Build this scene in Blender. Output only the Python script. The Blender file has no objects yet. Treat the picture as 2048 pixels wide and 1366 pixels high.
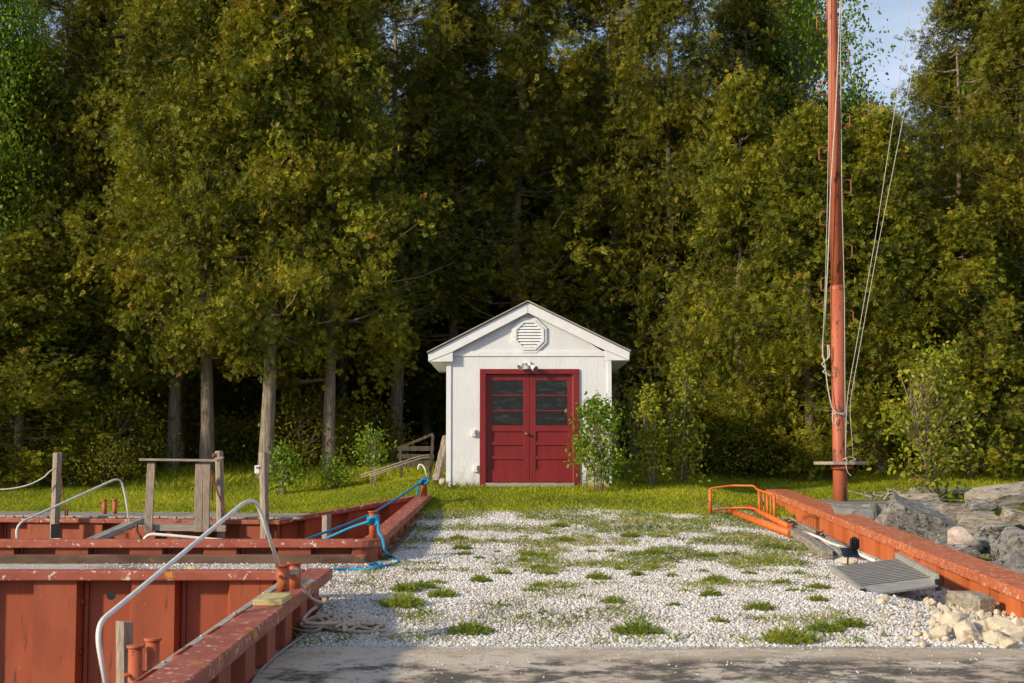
import bpy, bmesh, math, random
import numpy as np
from mathutils import Vector, Matrix, noise as mnoise
R = math.radians
random.seed(7)
scene = bpy.context.scene
COL = scene.collection

# ------------------------------------------------------------------ camera
F_PX = 2844.0; CX = 1024.0; CY = 683.0; TILT = R(4.46); CAMZ = 1.5
cam_data = bpy.data.cameras.new('camera'); cam = bpy.data.objects.new('camera', cam_data); COL.objects.link(cam)
cam.location = (0, 0, CAMZ); cam.rotation_euler = (R(90) + TILT, 0, 0)
cam_data.sensor_width = 36; cam_data.lens = 36 * F_PX / 2048; cam_data.clip_end = 3000
cam_data.dof.use_dof = True; cam_data.dof.focus_distance = 26.5; cam_data.dof.aperture_fstop = 6.3
scene.camera = cam
# ------------------------------------------------------------------ world, sun, exposure
SUN_AZ = R(32); SUN_EL = R(22)       # sunlight travels towards +X and a little +Y
world = bpy.data.worlds.new("World"); scene.world = world; world.use_nodes = True
nt = world.node_tree; nt.nodes.clear()
sky = nt.nodes.new('ShaderNodeTexSky'); sky.sky_type = 'NISHITA'; sky.sun_disc = False
sky.sun_elevation = SUN_EL; sky.sun_rotation = math.atan2(-math.cos(SUN_AZ), -math.sin(SUN_AZ)) % (2 * math.pi)
sky.air_density = 1.0; sky.dust_density = 0.6
tc = nt.nodes.new('ShaderNodeTexCoord'); mp = nt.nodes.new('ShaderNodeMapping'); mp.inputs['Scale'].default_value = (1.2, 1.2, 5.0)
nz = nt.nodes.new('ShaderNodeTexNoise'); nz.inputs['Scale'].default_value = 2.3; nz.inputs['Detail'].default_value = 7
rp = nt.nodes.new('ShaderNodeValToRGB'); rp.color_ramp.elements[0].position = .40; rp.color_ramp.elements[1].position = .68
rp.color_ramp.elements[0].color = (.12, .12, .12, 1); rp.color_ramp.elements[1].color = (.85, .85, .85, 1)
mx = nt.nodes.new('ShaderNodeMix'); mx.data_type = 'RGBA'; mx.inputs[7].default_value = (6.2, 6.9, 8.4, 1)
bg = nt.nodes.new('ShaderNodeBackground'); bg.inputs['Strength'].default_value = 0.115
wo = nt.nodes.new('ShaderNodeOutputWorld')
L = nt.links.new
L(tc.outputs['Generated'], mp.inputs[0]); L(mp.outputs[0], nz.inputs[0]); L(nz.outputs[0], rp.inputs[0]); L(rp.outputs[0], mx.inputs[0])
L(sky.outputs[0], mx.inputs[6]); L(mx.outputs[2], bg.inputs[0]); L(bg.outputs[0], wo.inputs[0])
sd = bpy.data.lights.new('sun', 'SUN'); sd.energy = 4.4; sd.angle = R(3.0); sd.color = (1.0, .86, .65)
sun = bpy.data.objects.new('sun', sd); COL.objects.link(sun)
trav = Vector((math.cos(SUN_AZ) * math.cos(SUN_EL), math.sin(SUN_AZ) * math.cos(SUN_EL), -math.sin(SUN_EL)))
sun.rotation_euler = trav.to_track_quat('-Z', 'Y').to_euler(); sun.location = (-20, -10, 15)
vs = scene.view_settings; vs.view_transform = 'Standard'; vs.look = 'None'; vs.exposure = 0.18; vs.gamma = 1.0
scene.cycles.max_bounces = 5; scene.cycles.diffuse_bounces = 3; scene.cycles.transparent_max_bounces = 6

def P(px, py, Y):
    """world point at depth Y that the photograph shows at pixel (px, py) of 2048x1366"""
    u = (CY - py) / F_PX
    yy = math.cos(TILT) - u * math.sin(TILT); zz = math.sin(TILT) + u * math.cos(TILT)
    s = Y / yy
    return Vector(((px - CX) / F_PX * s, Y, CAMZ + zz * s))

# ------------------------------------------------------------------ numpy noise
def vnoise(p, freq, seed=0):
    p = np.asarray(p, dtype=np.float64) * freq + seed * 17.31
    if p.shape[1] == 2: p = np.concatenate([p, np.zeros((len(p), 1))], 1)
    i = np.floor(p).astype(np.int64); f = p - i; f = f * f * (3 - 2 * f)
    def h(a, b, c):
        n = (a * 374761393 + b * 668265263 + c * 2147483647 + seed * 974711) & 0xffffffff
        n = ((n ^ (n >> 13)) * 1274126177) & 0xffffffff
        n = (n ^ (n >> 16)) & 0xffffff
        return n / float(0xffffff)
    out = 0
    for dx in (0, 1):
        for dy in (0, 1):
            for dz in (0, 1):
                w = (f[:, 0] if dx else 1 - f[:, 0]) * (f[:, 1] if dy else 1 - f[:, 1]) * (f[:, 2] if dz else 1 - f[:, 2])
                out = out + w * h(i[:, 0] + dx, i[:, 1] + dy, i[:, 2] + dz)
    return out
def fbm(p, freq, seed=0, n=3):
    s = 0; a = 1; t = 0
    for k in range(n):
        s = s + a * vnoise(p, freq * 2 ** k, seed + k); t += a; a *= .5
    return s / t
def sstep(a, b, x): 
    t = np.clip((x - a) / (b - a), 0, 1); return t * t * (3 - 2 * t)

# ------------------------------------------------------------------ ground height
def gz(X, Y):
    X = np.asarray(X, dtype=float); Y = np.asarray(Y, dtype=float)
    c = np.interp(Y, [0, 11, 13.5, 17.6, 21, 24.5, 27, 30, 34, 60], [0, 0, .12, .14, .30, .53, .85, .93, 1.02, 1.3])
    l = np.interp(Y, [0, 20, 25, 26.6, 34, 60], [0, .3, .37, .42, 1.02, 1.3])
    r = np.interp(Y, [0, 11, 12, 14, 18, 24, 27, 30, 34, 60], [0, -.03, -.12, -.17, 0, .24, .58, .86, 1.02, 1.3])
    bl = sstep(-1.6, -4.6, X) * (Y > 19); br = sstep(3.2, 4.9, X)
    z = c * (1 - bl) + l * bl; z = z * (1 - br) + r * br
    # rip-rap side drops to the water on the right
    rr = sstep(5.4, 6.4, X) * sstep(25.2, 22.5, Y) * 1.0
    z = z - rr * .35 - sstep(8.5, 11, X) * sstep(27, 23, Y) * 2.2
    return z
def g(x, y): return float(gz(x, y))
def W(px, py, dz=0.0):
    """ground point seen at pixel"""
    lo, hi = 6.0, 60.0
    for k in range(400):
        Y = 8 + k * .1; p = P(px, py, Y)
        if p.z <= g(p.x, p.y) + dz: return Vector((p.x, p.y, g(p.x, p.y) + dz))
    return P(px, py, 30)

# ------------------------------------------------------------------ mesh helpers
class MB:
    def __init__(s): s.v = []; s.f = []; s.sm = []
    def add(s, vs, fs, smooth=False):
        o = len(s.v); s.v += [tuple(v) for v in vs]; s.f += [tuple(i + o for i in f) for f in fs]; s.sm += [smooth] * len(fs); return s
    def box(s, c, d, rz=0, m=None):
        hx, hy, hz = d[0] / 2, d[1] / 2, d[2] / 2
        vs = [Vector((x, y, z)) for x in (-hx, hx) for y in (-hy, hy) for z in (-hz, hz)]
        if m is None: m = Matrix.Rotation(rz, 3, 'Z')
        vs = [m @ v + Vector(c) for v in vs]
        return s.add(vs, [(0, 1, 3, 2), (4, 6, 7, 5), (0, 4, 5, 1), (2, 3, 7, 6), (0, 2, 6, 4), (1, 5, 7, 3)])
    def beam(s, a, b, w, h, up=(0, 0, 1), jit=0):
        a = Vector(a); b = Vector(b); d = (b - a); ln = d.length; d.normalize()
        u = Vector(up); x = d.cross(u)
        if x.length < 1e-4: x = d.cross(Vector((0, 1, 0)))
        x.normalize(); u = x.cross(d).normalized()
        vs = []
        for e in (a, b):
            for sx, su in ((-1, -1), (1, -1), (1, 1), (-1, 1)):
                vs.append(e + x * (sx * w / 2 + random.uniform(-jit, jit)) + u * (su * h / 2 + random.uniform(-jit, jit)))
        return s.add(vs, [(3, 2, 1, 0), (4, 5, 6, 7), (0, 1, 5, 4), (1, 2, 6, 5), (2, 3, 7, 6), (3, 0, 4, 7)])
    def tube(s, pts, r, n=8, caps=True, smooth=True):
        pts = [Vector(p) for p in pts]; m = len(pts)
        rs = r if isinstance(r, (list, tuple)) else [r] * m
        t0 = (pts[1] - pts[0]).normalized()
        ref = Vector((0, 0, 1)) if abs(t0.z) < .9 else Vector((1, 0, 0))
        x = t0.cross(ref).normalized()
        vs = []
        for i, p in enumerate(pts):
            t = (pts[min(i + 1, m - 1)] - pts[max(i - 1, 0)])
            if t.length < 1e-7: t = t0
            t = t.normalized(); x = x - t * x.dot(t)
            if x.length < 1e-5: x = t.orthogonal()
            x.normalize(); y = t.cross(x)
            for k in range(n):
                a = 2 * math.pi * k / n; vs.append(p + (x * math.cos(a) + y * math.sin(a)) * rs[i])
        fs = [(i * n + k, i * n + (k + 1) % n, (i + 1) * n + (k + 1) % n, (i + 1) * n + k) for i in range(m - 1) for k in range(n)]
        s.add(vs, fs, smooth)
        if caps:
            o = len(s.v) - len(vs)
            s.f += [tuple(o + k for k in reversed(range(n))), tuple(o + (m - 1) * n + k for k in range(n))]; s.sm += [False, False]
        return s
    def cyl(s, a, b, r, n=16): return s.tube([a, b], r, n)
    def prism(s, poly, axis_vec):
        """extrude a planar polygon (3D points) along a vector"""
        n = len(poly); a = Vector(axis_vec); p0 = [Vector(p) for p in poly]
        vs = p0 + [p + a for p in p0]
        fs = [tuple(range(n)), tuple(reversed(range(n, 2 * n)))] + [(i, i + n, (i + 1) % n + n, (i + 1) % n) for i in range(n)]
        return s.add(vs, fs)
    def build(s, name, mat, parent=None, bevel=0, fixn=True):
        me = bpy.data.meshes.new(name); me.from_pydata([tuple(v) for v in s.v], [], s.f); me.materials.append(mat)
        me.polygons.foreach_set('use_smooth', s.sm)
        if fixn:
            bm = bmesh.new(); bm.from_mesh(me); bmesh.ops.recalc_face_normals(bm, faces=bm.faces); bm.to_mesh(me); bm.free()
        me.update()
        o = bpy.data.objects.new(name, me); COL.objects.link(o)
        if parent: o.parent = parent
        if bevel:
            b = o.modifiers.new('bevel', 'BEVEL'); b.width = bevel; b.segments = 2; b.limit_method = 'ANGLE'; b.angle_limit = R(40)
        return o

def cr(pts, k=8):
    """Catmull-Rom through points"""
    pts = [Vector(p) for p in pts]; q = [pts[0] * 2 - pts[1]] + pts + [pts[-1] * 2 - pts[-2]]; out = []
    for i in range(1, len(q) - 2):
        a, b, c, d = q[i - 1:i + 3]
        for j in range(k):
            t = j / k
            out.append(.5 * ((2 * b) + (c - a) * t + (2 * a - 5 * b + 4 * c - d) * t * t + (3 * b - a - 3 * c + d) * t ** 3))
    out.append(pts[-1]); return out
def fillet(pts, r=.12, k=6):
    pts = [Vector(p) for p in pts]; out = [pts[0]]
    for i in range(1, len(pts) - 1):
        a = pts[i - 1]; b = pts[i]; c = pts[i + 1]
        u = a - b; w = c - b; ru = min(r, u.length * .45); rw = min(r, w.length * .45)
        p0 = b + u.normalized() * ru; p1 = b + w.normalized() * rw
        for j in range(k + 1):
            t = j / k; out.append(p0 * (1 - t) ** 2 + b * 2 * t * (1 - t) + p1 * t * t)
    out.append(pts[-1]); return out

def np_mesh(name, V, F, mat, tint=None, smooth=False):
    me = bpy.data.meshes.new(name); k = F.shape[1]
    me.vertices.add(len(V)); me.vertices.foreach_set('co', V.astype(np.float32).ravel())
    me.loops.add(F.size); me.loops.foreach_set('vertex_index', F.astype(np.int32).ravel())
    me.polygons.add(len(F)); me.polygons.foreach_set('loop_start', np.arange(0, F.size, k, dtype=np.int32))
    if smooth: me.polygons.foreach_set('use_smooth', np.ones(len(F), dtype=bool))
    me.materials.append(mat)
    if tint is not None:
        at = me.attributes.new('tint', 'FLOAT', 'POINT'); at.data.foreach_set('value', tint.astype(np.float32))
    me.update(calc_edges=True)
    return me
def link(name, me, parent=None):
    o = bpy.data.objects.new(name, me); COL.objects.link(o)
    if parent: o.parent = parent
    return o
def thing(name, label, cat, loc=(0, 0, 0), group=None):
    o = bpy.data.objects.new(name, None); COL.objects.link(o); o.location = loc
    o['label'] = label; o['category'] = cat
    if group: o['group'] = group
    return o
def tag(o, label, cat, group=None):
    o['label'] = label; o['category'] = cat
    if group: o['group'] = group
    return o
def structure(o): o['kind'] = 'structure'; return o
def stuff(o, label, cat):
    o['kind'] = 'stuff'; o['label'] = label; o['category'] = cat; return o

# ------------------------------------------------------------------ materials
def new_mat(name):
    m = bpy.data.materials.new(name); m.use_nodes = True; n = m.node_tree; n.nodes.clear()
    out = n.nodes.new('ShaderNodeOutputMaterial'); b = n.nodes.new('ShaderNodeBsdfPrincipled'); n.links.new(b.outputs[0], out.inputs[0])
    return m, n, b, out
def noise_node(n, scale, stretch=(1, 1, 1), detail=5, rough=.6, coord='Object', off=(0, 0, 0)):
    tc = n.nodes.new('ShaderNodeTexCoord'); mp = n.nodes.new('ShaderNodeMapping'); mp.inputs['Scale'].default_value = stretch
    mp.inputs['Location'].default_value = off
    x = n.nodes.new('ShaderNodeTexNoise'); x.inputs['Scale'].default_value = scale; x.inputs['Detail'].default_value = detail; x.inputs['Roughness'].default_value = rough
    n.links.new(tc.outputs[coord], mp.inputs[0]); n.links.new(mp.outputs[0], x.inputs[0]); return x.outputs[0]
def ramp(n, src, stops):
    r = n.nodes.new('ShaderNodeValToRGB'); e = r.color_ramp.elements
    while len(e) < len(stops): e.new(.5)
    for el, (p, c) in zip(e, stops):
        el.position = p; el.color = (*c, 1) if len(c) == 3 else c
    n.links.new(src, r.inputs[0]); return r.outputs[0]
def mixc(n, fac, a, b):
    m = n.nodes.new('ShaderNodeMix'); m.data_type = 'RGBA'
    for s, i in ((fac, 0), (a, 6), (b, 7)):
        if isinstance(s, (tuple, list)): m.inputs[i].default_value = (*s, 1)
        elif isinstance(s, (int, float)): m.inputs[i].default_value = s
        else: n.links.new(s, m.inputs[i])
    return m.outputs[2]
def bump(n, b, h, strength=.4, dist=.01):
    k = n.nodes.new('ShaderNodeBump'); k.inputs['Strength'].default_value = strength; k.inputs['Distance'].default_value = dist
    n.links.new(h, k.inputs['Height']); n.links.new(k.outputs[0], b.inputs['Normal'])
def mottled(name, c1, c2, scale=6, stretch=(1, 1, 1), rough=.7, bs=.4, bd=.006, spots=None, spots2=None, metal=0, lo=.35, hi=.65, bscale=None):
    m, n, b, out = new_mat(name)
    s = noise_node(n, scale, stretch)
    c = ramp(n, s, [(lo, c1), (hi, c2)])
    for sp in (spots, spots2):
        if sp:
            col, sc, th = sp[:3]; st = sp[3] if len(sp) > 3 else (1, 1, 1)
            q = noise_node(n, sc, st, 6, .7, off=(3.1, 7.7, 1.3))
            f = ramp(n, q, [(th, (0, 0, 0)), (th + .05, (1, 1, 1))])
            c = mixc(n, f, c, col)
    n.links.new(c, b.inputs['Base Color']); b.inputs['Roughness'].default_value = rough; b.inputs['Metallic'].default_value = metal
    b.inputs['Specular IOR Level'].default_value = .35
    h = noise_node(n, bscale or scale * 4, stretch, 6, .65)
    bump(n, b, h, bs, bd)
    return m
def leaf_mat(name, stops, trans=.3, rough=.55):
    m, n, b, out = new_mat(name)
    a = n.nodes.new('ShaderNodeAttribute'); a.attribute_name = 'tint'
    c = ramp(n, a.outputs['Fac'], stops)
    n.links.new(c, b.inputs['Base Color']); b.inputs['Roughness'].default_value = rough; b.inputs['Specular IOR Level'].default_value = .25
    t = n.nodes.new('ShaderNodeBsdfTranslucent'); n.links.new(c, t.inputs[0])
    mx = n.nodes.new('ShaderNodeMixShader'); mx.inputs[0].default_value = trans
    n.links.new(b.outputs[0], mx.inputs[1]); n.links.new(t.outputs[0], mx.inputs[2]); n.links.new(mx.outputs[0], out.inputs[0])
    return m
M = {}
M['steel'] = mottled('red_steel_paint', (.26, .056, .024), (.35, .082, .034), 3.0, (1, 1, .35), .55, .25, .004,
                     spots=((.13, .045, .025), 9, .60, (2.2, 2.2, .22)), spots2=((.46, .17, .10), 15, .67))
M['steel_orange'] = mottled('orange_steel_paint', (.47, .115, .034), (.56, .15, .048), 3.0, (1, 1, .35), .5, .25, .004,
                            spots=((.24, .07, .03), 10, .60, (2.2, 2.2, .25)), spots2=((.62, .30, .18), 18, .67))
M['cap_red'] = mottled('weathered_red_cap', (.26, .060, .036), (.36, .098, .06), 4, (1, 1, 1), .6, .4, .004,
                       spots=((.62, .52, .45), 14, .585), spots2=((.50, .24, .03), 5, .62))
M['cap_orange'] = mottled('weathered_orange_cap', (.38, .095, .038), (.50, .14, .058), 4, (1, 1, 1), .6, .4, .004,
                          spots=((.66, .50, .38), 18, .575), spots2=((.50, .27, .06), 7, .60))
M['rust'] = mottled('rust', (.10, .04, .025), (.24, .085, .04), 9, (1, 1, 1), .85, .6, .006)
M['rust_step'] = mottled('rusty_step', (.22, .07, .04), (.40, .15, .08), 9, (1, 1, 1), .7, .4, .003)
M['orange_rod'] = mottled('orange_bar_paint', (.50, .11, .02), (.62, .16, .03), 8, (1, 1, 1), .5, .3, .003, spots=((.25, .08, .03), 14, .62))
M['bitt'] = mottled('bitt_paint', (.33, .075, .032), (.45, .12, .05), 7, (1, 1, .5), .55, .3, .004, spots=((.12, .04, .025), 12, .58), spots2=((.55, .25, .15), 20, .66))
M['bolt'] = mottled('painted_bolt', (.14, .04, .025), (.24, .06, .035), 9)
M['waler'] = mottled('brown_waler', (.075, .04, .028), (.16, .095, .065), 5, (.4, 1, 1), .85, .5, .008, spots=((.25, .10, .05), 6, .6))
M['wood'] = mottled('weathered_wood', (.19, .15, .115), (.42, .335, .26), 14, (6, 6, .5), .85, .7, .006, spots=((.07, .055, .045), 18, .63, (6, 6, .4)))
M['wood_h'] = mottled('weathered_plank_wood', (.22, .18, .145), (.44, .37, .30), 14, (.5, 6, 6), .85, .7, .006)
M['wood_y'] = mottled('deck_plank_wood', (.22, .19, .16), (.44, .39, .33), 10, (5, .6, 5), .85, .7, .006)
M['new_wood'] = mottled('treated_board', (.42, .34, .12), (.58, .48, .22), 10, (6, .6, 6), .7, .4, .004)
M['bark'] = mottled('cedar_bark', (.15, .12, .092), (.42, .34, .265), 11, (3, 3, .3), .95, 1.0, .03, spots=((.05, .04, .03), 12, .60, (4, 4, .25)))
M['bark_dark'] = mottled('dark_bark', (.05, .04, .03), (.14, .11, .085), 11, (3, 3, .3), .95, 1.0, .03)
M['twig'] = mottled('twig_bark', (.14, .10, .07), (.30, .23, .17), 20, (1, 1, 1), .9, .4, .003)
M['white_tube'] = mottled('worn_white_tube', (.62, .60, .56), (.74, .72, .68), 8, (1, 1, 1), .35, .2, .002, spots=((.28, .22, .18), 14, .68))
M['alu'] = mottled('weathered_aluminium', (.34, .32, .285), (.50, .47, .43), 6, (1, 3, 1), .5, .3, .002, metal=.35)
M['alu_dark'] = mottled('dull_galvanised_steel', (.26, .24, .21), (.42, .39, .35), 8, (1, 1, 1), .5, .3, .002, metal=.3)
M['black'] = mottled('black_plastic', (.008, .008, .01), (.02, .02, .025), 8, (1, 1, 1), .35, .1, .001)
M['blue_rope'] = mottled('blue_rope', (.008, .17, .34), (.02, .30, .50), 60, (1, 1, 1), .7, .8, .004)
M['tan_rope'] = mottled('tan_rope', (.36, .27, .20), (.56, .45, .36), 40, (1, 1, 1), .9, .8, .004)
M['grey_rope'] = mottled('grey_rope', (.38, .35, .30), (.60, .56, .49), 40, (1, 1, 1), .9, .8, .003)
M['cable'] = mottled('grey_cable', (.20, .19, .18), (.30, .29, .27), 10, (1, 1, 1), .6, .2, .001)
M['mastpaint'] = mottled('mast_red_paint', (.34, .085, .04), (.48, .14, .07), 2.2, (1.5, 1.5, .35), .5, .3, .004,
                         spots=((.10, .045, .035), 5, .57, (1.5, 1.5, .5)), spots2=((.13, .05, .04), 22, .61))
M['rock'] = mottled('grey_boulder', (.13, .12, .108), (.34, .32, .285), 9, (1, 1, 2.2), .9, 1.0, .05, spots=((.055, .05, .045), 11, .56), spots2=((.52, .50, .45), 26, .62), bscale=14)
M['rock_tan'] = mottled('tan_limestone', (.28, .235, .175), (.48, .42, .335), 5, (.7, .7, 4.0), .9, 1.0, .05, spots=((.12, .095, .07), 9, .56, (.8, .8, 3.5)), spots2=((.56, .52, .45), 24, .64), bscale=14)
M['rock_pink'] = mottled('pink_granite', (.36, .27, .23), (.55, .45, .40), 12, (1, 1, 1), .8, .5, .01)
M['rubble'] = mottled('pale_rubble', (.46, .38, .27), (.68, .60, .47), 7, (1, 1, 1), .9, .7, .01, spots=((.42, .27, .12), 6, .58), spots2=((.26, .21, .16), 13, .60))
M['dark_red'] = mottled('dark_red_paint', (.165, .0115, .0135), (.21, .017, .019), 7, (1, 1, .3), .42, .15, .003)
M['shingle'] = mottled('asphalt_shingle', (.06, .06, .06), (.14, .135, .13), 20, (1, 4, 1), .9, .5, .01)
M['brass'] = mottled('brass', (.35, .22, .06), (.5, .33, .1), 20, (1, 1, 1), .35, .1, .001, metal=.9)
M['box_white'] = mottled('plastic_white', (.66, .65, .62), (.75, .74, .72), 8, (1, 1, 1), .5, .2, .001)
M['lamp_glass'] = mottled('lamp_lens', (.10, .10, .11), (.25, .25, .26), 8, (1, 1, 1), .2, .1, .001)
M['dark_in'] = mottled('shed_dark_interior', (.03, .028, .025), (.06, .05, .045), 3, (1, 1, 1), .9, .2, .002)
M['groove_shade'] = mottled('ramp_groove_shade', (.10, .09, .08), (.20, .18, .16), 12)  # dark colour painted in place of shade between the ramp planks
# white shed siding: vertical brushed grain, peeling flecks
m, n, b, out = new_mat('white_siding')
s = noise_node(n, 3, (1, 1, .4)); c = ramp(n, s, [(.3, (.62, .63, .645)), (.7, (.70, .71, .725))])
q = noise_node(n, 9, (1, 1, 1.6), 8, .75, off=(5, 2, 8)); f = ramp(n, q, [(.69, (0, 0, 0)), (.71, (1, 1, 1))]); c = mixc(n, f, c, (.20, .18, .16))
tcn = n.nodes.new('ShaderNodeTexCoord'); sp = n.nodes.new('ShaderNodeSeparateXYZ'); n.links.new(tcn.outputs['Object'], sp.inputs[0])
mr = n.nodes.new('ShaderNodeMapRange'); mr.inputs['From Min'].default_value = .42; mr.inputs['From Max'].default_value = -.02; mr.inputs['To Max'].default_value = .30; n.links.new(sp.outputs['Z'], mr.inputs['Value'])
ad = n.nodes.new('ShaderNodeMath'); ad.operation = 'ADD'; n.links.new(mr.outputs[0], ad.inputs[0]); n.links.new(noise_node(n, 6, (1, 1, .5), 7, .7, off=(9, 1, 1)), ad.inputs[1])
c = mixc(n, ramp(n, ad.outputs[0], [(.60, (0, 0, 0)), (.82, (.8, .8, .8))]), c, (.34, .31, .23))
n.links.new(c, b.inputs['Base Color']); b.inputs['Roughness'].default_value = .6
bump(n, b, noise_node(n, 26, (1.6, 1.6, .22), 8, .7), .75, .012); M['siding'] = m
m, n, b, out = new_mat('white_trim')
s = noise_node(n, 5, (1, 1, 1)); c = ramp(n, s, [(.3, (.66, .665, .675)), (.7, (.75, .755, .765))])
q = noise_node(n, 13, (.6, 1, 1.8), 8, .72, off=(1, 4, 3)); f = ramp(n, q, [(.655, (0, 0, 0)), (.675, (1, 1, 1))]); c = mixc(n, f, c, (.14, .12, .10))
n.links.new(c, b.inputs['Base Color']); b.inputs['Roughness'].default_value = .6
bump(n, b, noise_node(n, 20, (1, 1, 1), 6, .7), .3, .003); M['trim'] = m
# window glass: dark, glossy, dust and reflections painted as pale streaks
m, n, b, out = new_mat('dust_reflection_glass')
s = noise_node(n, 5, (1, 1, 4)); c = ramp(n, s, [(.48, (.003, .004, .004)), (.58, (.012, .012, .013)), (.75, (.045, .045, .047))])
n.links.new(c, b.inputs['Base Color']); b.inputs['Roughness'].default_value = .06; b.inputs['Specular IOR Level'].default_value = .4
bump(n, b, noise_node(n, 2, (1, 1, 3), 3, .5), .12, .01); M['glass'] = m
# water
m, n, b, out = new_mat('harbour_water'); b.inputs['Base Color'].default_value = (.012, .02, .02, 1); b.inputs['Roughness'].default_value = .06
bump(n, b, noise_node(n, 3, (1, 1, 1), 4, .6), .4, .03); M['water'] = m
# lawn soil/grass base
M['lawn'] = mottled('lawn_green', (.15, .18, .010), (.25, .26, .018), 1.3, (1, 1, 1), .95, .8, .03, spots=((.13, .15, .03), 3, .62), bscale=30)
M['forest'] = mottled('forest_soil', (.018, .013, .008), (.045, .033, .02), 3, (1, 1, 1), 1, .8, .05)
# gravel bed
m, n, b, out = new_mat('gravel_bed')
tcn = n.nodes.new('ShaderNodeTexCoord'); vo = n.nodes.new('ShaderNodeTexVoronoi'); vo.inputs['Scale'].default_value = 42; n.links.new(tcn.outputs['Object'], vo.inputs[0])
c = ramp(n, vo.outputs['Color'], [(.1, (.30, .27, .23)), (.6, (.52, .49, .45))])
s = noise_node(n, .8, (1, 1, 1), 6, .7); f = ramp(n, s, [(.50, (0, 0, 0)), (.64, (1, 1, 1))]); c = mixc(n, f, c, (.17, .125, .075))
n.links.new(c, b.inputs['Base Color']); b.inputs['Roughness'].default_value = .95
bump(n, b, vo.outputs['Distance'], 1.0, -.012); M['gravel_bed'] = m
M['pebble'] = leaf_mat('gravel_stone', [(0, (.30, .24, .18)), (.2, (.55, .49, .43)), (.6, (.60, .57, .535)), (1, (.76, .74, .71))], 0.0, .9)
# concrete slab: tan edge, dark and chalky patches
m, n, b, out = new_mat('stained_concrete')
c = ramp(n, noise_node(n, 7, (1, 1, 1), 8, .7), [(.3, (.40, .31, .22)), (.7, (.62, .51, .38))])
tcn = n.nodes.new('ShaderNodeTexCoord'); sp = n.nodes.new('ShaderNodeSeparateXYZ'); n.links.new(tcn.outputs['Object'], sp.inputs[0])
mr = n.nodes.new('ShaderNodeMapRange'); mr.inputs['From Min'].default_value = 10.6; mr.inputs['From Max'].default_value = 10.25; n.links.new(sp.outputs['Y'], mr.inputs['Value'])
na = noise_node(n, 1.9, (1.0, .9, 1), 8, .75)
mu = n.nodes.new('ShaderNodeMath'); mu.operation = 'MULTIPLY'; n.links.new(mr.outputs[0], mu.inputs[0]); n.links.new(ramp(n, na, [(.41, (0, 0, 0)), (.50, (1, 1, 1))]), mu.inputs[1])
c = mixc(n, mu.outputs[0], c, ramp(n, noise_node(n, 24, (1, 1, 1), 6, .7), [(.3, (.035, .03, .026)), (.7, (.20, .165, .135))]))
nb = noise_node(n, 1.9, (1.0, 1.0, 1), 9, .76, off=(4, 9, 2))
mr2 = n.nodes.new('ShaderNodeMapRange'); mr2.inputs['From Min'].default_value = 2.5; mr2.inputs['From Max'].default_value = -1.0; n.links.new(sp.outputs['X'], mr2.inputs['Value'])
ad = n.nodes.new('ShaderNodeMath'); ad.operation = 'MULTIPLY_ADD'; ad.inputs[1].default_value = .10; n.links.new(mr2.outputs[0], ad.inputs[0]); n.links.new(nb, ad.inputs[2])
c = mixc(n, ramp(n, ad.outputs[0], [(.535, (0, 0, 0)), (.60, (1, 1, 1))]), c, (.62, .53, .42))
c = mixc(n, ramp(n, noise_node(n, 16, (1, .5, 1), 9, .8, off=(2, 2, 7)), [(.56, (0, 0, 0)), (.66, (.85, .85, .85))]), c, (.07, .058, .048))
n.links.new(c, b.inputs['Base Color']); b.inputs['Roughness'].default_value = .95
bump(n, b, noise_node(n, 22, (1, 1, 1), 9, .8), 1.0, .02); M['concrete'] = m
M['pad'] = mottled('grey_concrete', (.16, .15, .135), (.28, .26, .235), 4, (1, 1, 1), .9, .6, .01, bscale=30)
CEDAR = [(0, (.04, .055, .006)), (.3, (.105, .124, .008)), (.62, (.25, .255, .014)), (.88, (.44, .385, .022)), (.95, (.34, .19, .02)), (1, (.24, .11, .02))]
M['cedar'] = leaf_mat('cedar_foliage', CEDAR, .28)
M['cedar2'] = leaf_mat('olive_cedar_foliage', [(0, (.04, .046, .006)), (.4, (.12, .130, .008)), (.8, (.25, .235, .014)), (.93, (.34, .25, .02)), (1, (.2, .10, .02))], .28)
M['leaf'] = leaf_mat('bright_leaf', [(0, (.08, .14, .01)), (.5, (.17, .27, .018)), (1, (.30, .38, .03))], .4, .45)
M['leaf_dk'] = leaf_mat('sapling_leaf', [(0, (.12, .15, .01)), (.5, (.25, .29, .02)), (.9, (.40, .39, .03)), (1, (.34, .17, .03))], .35, .45)
M['blade'] = leaf_mat('grass_blade', [(0, (.15, .20, .008)), (.5, (.33, .37, .014)), (.85, (.46, .46, .02)), (1, (.5, .43, .14))], .35, .6)
M['weed'] = leaf_mat('weed_leaf', [(0, (.09, .14, .02)), (.5, (.25, .31, .035)), (.8, (.40, .41, .06)), (1, (.28, .16, .09))], .42, .6)
M['birch'] = mottled('pale_bark', (.30, .27, .24), (.50, .47, .43), 6, (2, 2, 1), .8, .4, .01)

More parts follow.
